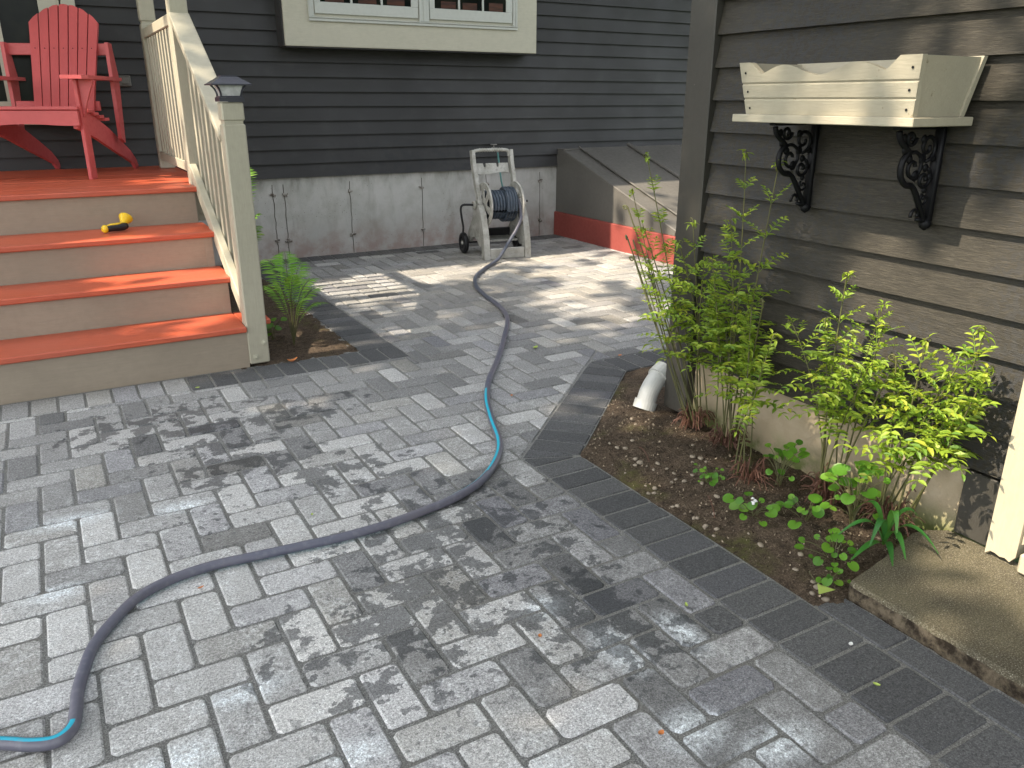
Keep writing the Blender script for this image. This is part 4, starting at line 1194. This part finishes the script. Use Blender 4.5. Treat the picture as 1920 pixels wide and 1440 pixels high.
def clump(label, base, tips, extra, fiddles, seed, dead=40, mass_z=(.34, .62), spread=.20, lim=None):
    rnd = random.Random(seed); b = Vector(base)
    root = empty('fern', base); tag(root, label, 'fern', 'royal ferns along the garage wall')
    for tp_ in tips:
        t_ = Vector(tp_)-b; bs = Vector((rnd.uniform(-.035, .035), rnd.uniform(-.035, .035), 0))
        royal_frond(bs, t_, Vector((rnd.uniform(-.03, .03), rnd.uniform(-.03, .03), 0)), root, rnd, rnd.uniform(.92, 1.08), .40, rnd.choice((5, 6)))
    for k in range(extra):
        a = rnd.uniform(0, 2*PI); rr = rnd.uniform(.3, 1)*spread; t_ = Vector((rr*math.cos(a)*.7, rr*math.sin(a), rnd.uniform(*mass_z)))
        if b.x+t_.x > 2.08: t_.x = 2.08-b.x-rnd.uniform(0, .05)
        bs = Vector((rnd.uniform(-.045, .045), rnd.uniform(-.045, .045), 0))
        royal_frond(bs, t_, Vector((-t_.x*.3, -t_.y*.3, .05)), root, rnd, rnd.uniform(.85, 1.05), rnd.uniform(.44, .58), rnd.choice((4, 5)), curl=rnd.random() < .5)
    for tp_ in fiddles: fiddlehead(Vector((rnd.uniform(-.03, .03), rnd.uniform(-.03, .03), 0)), Vector(tp_)-b, root, rnd)
    dead_thatch(Vector((0, 0, 0)), root, rnd, dead)
    return root
clump('tall green fern with curled tips at the far corner, beside the white drain elbow', (2.085, 2.20, .03), [(1.98, 2.45, 1.05), (2.0, 2.12, .72), (1.96, 2.50, .92), (1.94, 2.40, .80), (2.02, 2.22, .84), (2.03, 2.30, .62), (1.97, 2.38, .66)], 1,
      [(1.98, 2.55, .85), (1.96, 2.52, .74), (1.98, 2.50, .72), (1.97, 2.48, .66), (1.99, 2.40, .60)], 11, 60, (.42, .80), .19)
clump('tallest fern, two bare stalks rising before the left iron bracket', (2.05, 1.98, .04), [(2.02, 1.99, 1.09), (2.02, 1.845, 1.07), (2.04, 2.02, .70), (2.0, 1.90, .66), (1.98, 2.06, .72)], 5, [(2.0, 1.83, .62)], 12, 50, (.40, .90), .24)
clump('slender fern in front of the group, nearest the pebbled soil', (1.93, 1.74, .03), [(1.94, 1.82, .60), (1.92, 1.70, .55)], 2, [], 13, 36, (.36, .60), .18)
clump('bright yellow green fern before the middle of the tan foundation', (2.03, 1.50, .04), [(2.02, 1.54, .765), (2.03, 1.40, .64), (2.0, 1.58, .62), (2.02, 1.49, .58)], 4, [(2.03, 1.36, .50)], 14, 70, (.34, .68), .21)
clump('yellow green fern nearest the cream door casing, its tips leaning right', (2.06, 1.30, .04), [(2.02, 1.11, .70), (2.03, 1.09, .60), (2.03, 1.27, .63), (2.02, 1.18, .56), (2.02, 1.14, .48)], 3, [(2.05, 1.36, .55)], 15, 60, (.30, .58), .18)

# shield ferns beside the stairs
def shield_fern(label, base, fronds, seed, group='leafy ferns beside the stairs'):
    rnd = random.Random(seed); b = Vector(base); root = empty('fern', base); tag(root, label, 'fern', group)
    for (tx, ty, tz) in fronds:
        t_ = Vector((tx, ty, tz)); L = t_.length
        P = bez(Vector((0, 0, 0)), Vector((t_.x*.25, t_.y*.25, t_.z*1.05+.05)), t_, 30)
        mb = MB(); mb.tube(P, [.0022*(1-.6*i/30) for i in range(31)], 5, caps=False)
        st_ = mb.build('stem', M['stem'], root, smooth=True); lf = MB()
        for k in range(30):
            f = .28+.71*k/30; ii = f*30; i0 = int(ii); p = P[i0].lerp(P[min(30, i0+1)], ii-i0); T = (P[min(30, i0+1)]-P[i0]).normalized()
            out = Vector((t_.x, t_.y, 0)); out = out.normalized() if out.length > .02 else Vector((0, -1, 0))
            nr_ = T.cross(out.cross(Vector((0, 0, 1)))); nr_ = nr_ if nr_.z > 0 else -nr_
            nr_ = (nr_.normalized()+Vector((0, 0, .2))).normalized(); sd3 = T.cross(nr_).normalized()
            g_ = math.sin(PI*min(1, (k+4)/34.0)) ; LL = L*.150*max(.12, g_)*rnd.uniform(.9, 1.1)
            c = (min(1, max(0, rnd.gauss(.5, .22))), rnd.random(), 0)
            for s2 in (-1, 1): leaflet(lf, p, sd3*s2+T*.35+nr_*rnd.uniform(.0, .25), nr_, LL, max(.003, LL*.125), c, .15, .5)
        lf.build('foliage', M['fernleaf2'], st_, cols=True)
    fiddlehead(Vector((0, 0, 0)), Vector((.0, -.02, .36)), root, rnd)
    return root
shield_fern('bright green feathery fern in the soil beside the stair post', (1.03, 4.17, .0),
            [(.18, .02, .34), (.16, .22, .40), (.02, -.08, .38), (-.08, .02, .34), (.06, .26, .46), (-.05, .30, .42), (.24, .10, .28), (-.10, .18, .30), (.10, -.10, .26), (.20, -.06, .22)], 3)
shield_fern('second feathery fern farther back beside the porch, near the house wall', (1.14, 5.75, .0),
            [(.05, .05, .80), (.14, -.05, .50), (.16, .1, .40), (.10, -.2, .38), (-.05, -.2, .45)], 4)

# heart leaved ground plants
def heart(mb, c, n, d, r, col):
    n = n.normalized(); d = (d-n*d.dot(n)).normalized(); s = d.cross(n)
    pts = []
    for k in range(14):
        a = 2*PI*k/14; rr = r*(1+.22*math.cos(a)) * (1-.45*math.exp(-((a-PI)**2)/.12)); pts.append(c+d*rr*math.cos(a)+s*rr*math.sin(a)*.95+n*(-.12*r*abs(math.cos(a))+.16*r*abs(math.sin(a))))
    V = [c]+pts; mb.add(V, [(0, 1+k, 1+(k+1) % 14) for k in range(14)], col)
def violet(label, base, n, spread, seed, size=.026, flower=False, h=.07, group='heart leaved plants in the bed'):
    rnd = random.Random(seed); root = empty('ground_plant', base); tag(root, label, 'plant', group)
    lf = MB(); sm = MB()
    for k in range(int(n*1.7)):
        a = rnd.uniform(0, 2*PI); rr = spread*math.sqrt(rnd.random()); c = Vector((rr*math.cos(a), rr*math.sin(a), h*rnd.uniform(.35, 1.1)))
        sm.tube(bez(Vector((rnd.uniform(-.01, .01), rnd.uniform(-.01, .01), 0)), Vector((c.x*.3, c.y*.3, c.z*.9)), c, 5), .0013, 4, caps=False)
        nrm_ = Vector((-.35+rnd.uniform(-.4, .4), -.25+rnd.uniform(-.4, .4), 1)); d = Vector((math.cos(a), math.sin(a), rnd.uniform(-.3, .1)))
        heart(lf, c, nrm_, d, size*.72*rnd.uniform(.45, 1.1), (min(1, max(0, rnd.gauss(.55, .25))), rnd.random(), 0))
    o = lf.build('foliage', M['violet'], root, smooth=True, cols=True); sm.build('stem', M['stem'], root)
    if flower:
        fm = MB()
        for k in range(7):
            p = Vector((-.02+rnd.uniform(-.010, .010), -.015+rnd.uniform(-.010, .010), h*1.15+rnd.uniform(-.006, .006))); fm.lathe([(.0005, 0), (.005, .002), (.005, .004), (.0005, .006)], Matrix.Translation(p), 7)
        fm.build('flower', M['debris_white'], root)
    return root
import json
violet('heart leaved plant with a small white flower cluster', (1.76, 1.56, .015), 8, .075, 21, .026, True, .06)
violet('small leafy seedling tuft alone on bare soil before the slender fern', (1.80, 1.80, .015), 12, .05, 22, .015, False, .06)
violet('low bright green plant just right of the white flowered one in the bed', (1.86, 1.44, .02), 9, .09, 23, .027, False, .09)
violet('broad leaved green plant between the two yellow green ferns', (1.97, 1.36, .03), 16, .10, 24, .032, False, .16)
violet('heart leaved plant lowest in the bed, between paver edge and slab', (1.78, 1.27, .01), 11, .09, 25, .024, False, .055)
violet('small leafy plant at the slab corner, near the single pale triangular leaf', (1.69, 1.20, .005), 5, .045, 26, .020, False, .03)
violet('glossy oval leaved seedling in shade behind the slender fern', (1.98, 1.66, .03), 12, .08, 27, .026, False, .14)
violet('dark green leafy plant half hidden by the soil behind the stair post', (.96, 4.35, .0), 6, .07, 28, .035, False, .13, 'broad leaved weeds')
# strap leaved plant
rnd = random.Random(31); root = empty('strap_leaf_plant', (1.95, 1.235, .03)); tag(root, 'clump of long arching strap leaves at the far edge of the slab', 'plant')
for (dx, dy, h_, L) in ((-.10, -.03, .14, .2), (-.06, -.10, .10, .2), (.02, -.13, .12, .2), (.07, -.06, .16, .2), (-.12, .05, .11, .2), (.0, .10, .15, .2), (-.15, -.02, .04, .2), (-.03, -.05, .17, .2), (-.09, -.09, .05, .2)):
    P = bez(Vector((0, 0, 0)), Vector((dx*.35, dy*.35, h_*1.3)), Vector((dx*1.15, dy*1.15, h_*.35)), 10); V = []
    d = Vector((dx, dy, 0)).normalized(); s = Vector((-d.y, d.x, 0))
    for i, p in enumerate(P):
        wd = .0095*math.sin(PI*min(1, (i+1.2)/11.5))+.0008; V += [p+s*wd+Vector((0, 0, wd*.35)), p, p-s*wd+Vector((0, 0, wd*.35))]
    F = [(i*3+k, (i+1)*3+k, (i+1)*3+k+1, i*3+k+1) for i in range(10) for k in range(2)]
    mb = MB(); mb.add(V, F, (rnd.random(), rnd.random(), 0)); mb.build('leaf', M['strap'], root, smooth=True, cols=True)

# ------------------------------------------------------------------ pebbles and fallen bits
rnd = random.Random(5)
def pebble_mesh(sx, sy, sz, seed):
    V = []; F = []; ns, nr_ = 8, 5
    for j in range(nr_+1):
        ph = PI*j/nr_
        for i in range(ns):
            a = 2*PI*i/ns; v = Vector((math.sin(ph)*math.cos(a), math.sin(ph)*math.sin(a), math.cos(ph)))
            k = 1+.22*noise.noise(v*1.5+Vector((seed*3.1, 0, 0))); V.append((v.x*sx*k, v.y*sy*k, v.z*sz*k))
    for j in range(nr_):
        for i in range(ns): F.append((j*ns+i, j*ns+(i+1) % ns, (j+1)*ns+(i+1) % ns, (j+1)*ns+i))
    me = bpy.data.meshes.new('pebble'); me.from_pydata(V, [], [f[::-1] for f in F]); me.materials.append(M['stone']); me.polygons.foreach_set('use_smooth', [True]*len(me.polygons)); return me
pm = [pebble_mesh(rnd.uniform(.007, .011), rnd.uniform(.006, .009), rnd.uniform(.004, .006), i) for i in range(6)]
def hit_z(x, y):
    d = min(x-1.575, 2.2-x, .5); return -.006+bedh(x, y, max(0, min(d, (x-1.575-(y-2.24)/1.0 if y > 2.24 else d))))
pos = []
for i in range(24): pos.append((rnd.gauss(1.74, .07), rnd.gauss(1.93, .12)))
for i in range(13): tt2 = rnd.random(); pos.append((1.595+rnd.uniform(0, .03), 1.55+.6*tt2))
for i in range(8): pos.append((rnd.uniform(1.60, 1.72), rnd.uniform(1.14, 1.5)))
for i in range(6): pos.append((rnd.uniform(1.7, 2.0), rnd.uniform(2.0, 2.4)))
for (x, y) in pos:
    if x < 1.59 or x > 2.1 or x-1.575 < (y-2.24)*1.06+.02 and y > 2.24: continue
    o = bpy.data.objects.new('pebble', rnd.choice(pm)); COL.objects.link(o); s = rnd.uniform(.5, 1.35)
    o.location = (x, y, hit_z(x, y)+.003*s); o.scale = (s, s, s*.9); o.rotation_euler = (rnd.uniform(-.3, .3), rnd.uniform(-.3, .3), rnd.uniform(0, 6.3))
    if x < 1.64: tag(o, 'small tan pebble on the soil right against the dark paver edge', 'pebble', 'pebbles along the paver edge')
    elif y > 2.1: tag(o, 'small tan pebble on the soil nearer to the white drain elbow', 'pebble', 'pebbles near the drain elbow')
    else: tag(o, 'small tan pebble in the scatter in the middle of the bare soil', 'pebble', 'pebbles in the middle of the bed')
def scrap(name, label, x, y, z, L, wd, mat, curl=.3, rz=0.0, group=None, cat='leaf'):
    V = []; n = 6
    for i in range(n+1):
        s = i/n; hw = wd*math.sin(PI*(.08+.84*s)); zz = .002+curl*L*(s-.5)**2
        V += [(L*(s-.5), -hw, zz+hw*curl*.6), (L*(s-.5), 0, zz), (L*(s-.5), hw, zz+hw*curl*.6)]
    V += [(a, b, c+.0006) for a, b, c in V]
    m_ = 3*(n+1); F = []
    for i in range(n):
        for k in range(2):
            a = i*3+k; F.append((a, a+1, a+4, a+3)); F.append((m_+a, m_+a+3, m_+a+4, m_+a+1))
    o = mesh_obj(name, V, F, mat); o.location = (x, y, z); o.rotation_euler = (0, 0, rz); tag(o, label, cat, group)
scrap('fallen_leaf', 'curled dry orange leaf on the pavers right of the stair post', .945, 3.885, .002, .055, .012, M['debris_orange'], 1.2, .2)
scrap('fallen_leaf', 'pale green leaf on the pavers to the right of the hose bend', 2.13, 3.48, .002, .04, .012, M['debris_green'], .8, .5)
scrap('fallen_leaf', 'tiny yellow leaf on the pavers just right of the hose middle', 1.66, 2.91, .002, .016, .006, M['debris_orange'], .8, .9)
scrap('fallen_leaf', 'small yellow brown leaf on the front pavers near the bottom edge', .93, 1.0, .002, .016, .006, M['debris_orange'], .9, .3)
scrap('fallen_leaf', 'green sliver of leaf on dark pavers left of the slab', 1.28, 1.32, .002, .018, .004, M['debris_green'], .5, 1.0)
scrap('fallen_leaf', 'orange flake under the hose arc on the left pavers', .19, 2.03, .002, .018, .004, M['debris_orange'], .6, .3)
scrap('fallen_leaf', 'yellow flake on the pavers above the long hose stretch', .57, 2.28, .002, .014, .004, M['debris_green'], .6, 1.3)
scrap('fallen_leaf', 'little yellow leaf on the paver joint just before the bottom stair', .46, 3.71, .002, .02, .007, M['debris_green'], .6, 0)
scrap('fallen_leaf', 'small orange leaf on the dark course beyond the soil corner', 2.44, 3.15, .002, .022, .008, M['debris_orange'], .8, 0)
scrap('fallen_petal', 'white petal on the dark course left of the concrete slab', 1.52, 1.0, .002, .015, .005, M['debris_white'], .3, .4, cat='petal')
scrap('fallen_leaf', 'pale yellow leaf in the joint of the dark course near the lower right', 1.45, .875, .002, .016, .005, M['debris_green'], .5, 2.0)
scrap('fallen_leaf', 'tiny tan leaf on the speckled pavers under the hose curve', .88, 1.4, .002, .013, .005, M['debris_orange'], .5, 1.1)
# the single pale triangular leaf at the slab corner
o = mesh_obj('single_leaf', [(0, 0, .035), (-.028, -.018, .030), (.030, -.024, .028), (.0, .012, .036), (0, 0, .0346), (-.0275, -.0175, .0296), (.0295, -.0235, .0276), (.0, .0115, .0356)], [(3, 1, 0), (3, 0, 2), (1, 2, 0), (7, 4, 5), (7, 6, 4), (5, 4, 6)], M['debris_green']); o.location = (1.615, 1.175, 0)
tag(o, 'single pale triangular leaf on a thin stalk at the corner of bed and slab', 'leaf')
o2 = MB().tube([(0, .008, .034), (.015, .05, .04), (.05, .08, .02)], .0012, 4).build('leaf_stalk', M['stem'], o)
# long dead twigs in the bed
for (a, b, lb) in (((1.76, 2.13, .035), (1.72, 2.02, .03), 'thin pale twig lying on the soil beside the pebbles'), ((1.72, 1.72, .03), (1.66, 1.62, .012), 'thin dry twig at the paver side of the leafy seedling tuft')):
    o = MB().tube(bez(Vector(a), (Vector(a)+Vector(b))/2+Vector((.01, .01, .02)), Vector(b), 6), .0016, 5).build('twig', M['dead']); tag(o, lb, 'twig')

# ------------------------------------------------------------------ unseen tree beyond the left edge, its crown shaped to place the shade
rnd = random.Random(77)
tree = empty('unseen_shade_tree', (-7.5, 1.0, -.09)); tag(tree, 'unseen leafy tree beyond the left side, crown shaped to shade the patio', 'tree')
mb = MB(); mb.tube([(0, 0, 0), (.1, .1, 2), (.0, .3, 4), (.2, .5, 6.5), (.3, .4, 9)], [.30, .24, .2, .14, .06], 12)
for k in range(10):
    a = k*2.4; z = 4+k*.45; mb.tube([(0, .3, z), (1.2*math.cos(a), 1.2*math.sin(a), z+.9), (2.4*math.cos(a), 2.6*math.sin(a), z+1.4)], [.09, .06, .02], 7)
mb.build('trunk', M['bark'], tree, smooth=True)
tE = 1/math.tan(R(SUN_EL))
def smooth(a, b, x): t_ = max(0, min(1, (x-a)/(b-a))); return t_*t_*(3-2*t_)
def box_w(x, y, x0, x1, y0, y1, s=.15): return smooth(x0-s, x0+s, x)*(1-smooth(x1-s, x1+s, x))*smooth(y0-s, y0+s, y)*(1-smooth(y1-s, y1+s, y))
def lit(X, Y):
    """wanted sun at ground coordinate (X, Y); crown leaves are placed by it"""
    n = noise.noise(Vector((X*1.1, Y*1.1, 4)))
    v = 0
    v = max(v, box_w(X, Y, 1.15, 9, 5.1, 9, .15))                 # court by the house
    v = max(v, box_w(X, Y, 2.45, 9, 3.45, 9, .3))
    v = max(v, box_w(X, Y, 1.15, 2.25, 3.95, 5.2, .1)*.72)       # railing
    v = max(v, box_w(X, Y, .55, 1.5, 3.9, 4.6, .15)*.9)          # right ends of the treads
    v = max(v, box_w(X, Y, .72, 1.05, 3.25, 3.42, .12)*.8)        # spot before the stair post
    v = max(v, box_w(X, Y, 1.15, 1.5, 2.55, 2.85, .18)*.55)
    v = max(v, box_w(X, Y, 1.95, 9, .2, 1.75, .15)*1.0)           # near part of the garage wall
    v = max(v, box_w(X, Y, 1.80, 9, 1.6, 2.9, .15)*.62)
    v -= .75*math.exp(-((X-2.75)**2/.10+(Y-4.9)**2/.16))
    v -= .5*math.exp(-((X-3.9)**2/.35+(Y-4.3)**2/.07))
    v -= .7*math.exp(-((X-3.3)**2/.12+(Y-1.9)**2/.3))
    return max(0, min(1, v + (n*.5 if 0 < v < 1 else n*.15)))
lf = MB(); cnt = 0
hor = Vector((SUN_DIR.x, SUN_DIR.y, 0)); 
while cnt < 24000:
    X, Y = rnd.uniform(-2.5, 6.0), rnd.uniform(-2.5, 6.2)
    L_ = lit(X, Y)
    if rnd.random() < L_*1.0 + (.02 if L_ > 0 else 0): cnt += .25; continue
    z = rnd.uniform(5.0, 9.5); p = Vector((X, Y, 0))+SUN_DIR*(z/SUN_DIR.z)
    if L_ > .98: continue
    q = p-Vector((-7.5, 1.0, -.09))
    n_ = (SUN_DIR+Vector((rnd.uniform(-.8, .8), rnd.uniform(-.8, .8), rnd.uniform(-.8, .8)))).normalized(); d = n_.orthogonal().normalized(); d = Matrix.Rotation(rnd.uniform(0, 6.28), 3, n_) @ d
    leaflet(lf, q, d, n_, rnd.uniform(.14, .24), rnd.uniform(.09, .15), (rnd.random(), rnd.random(), 0)); cnt += 1
lf.build('crown', M['crown'], tree, cols=True)
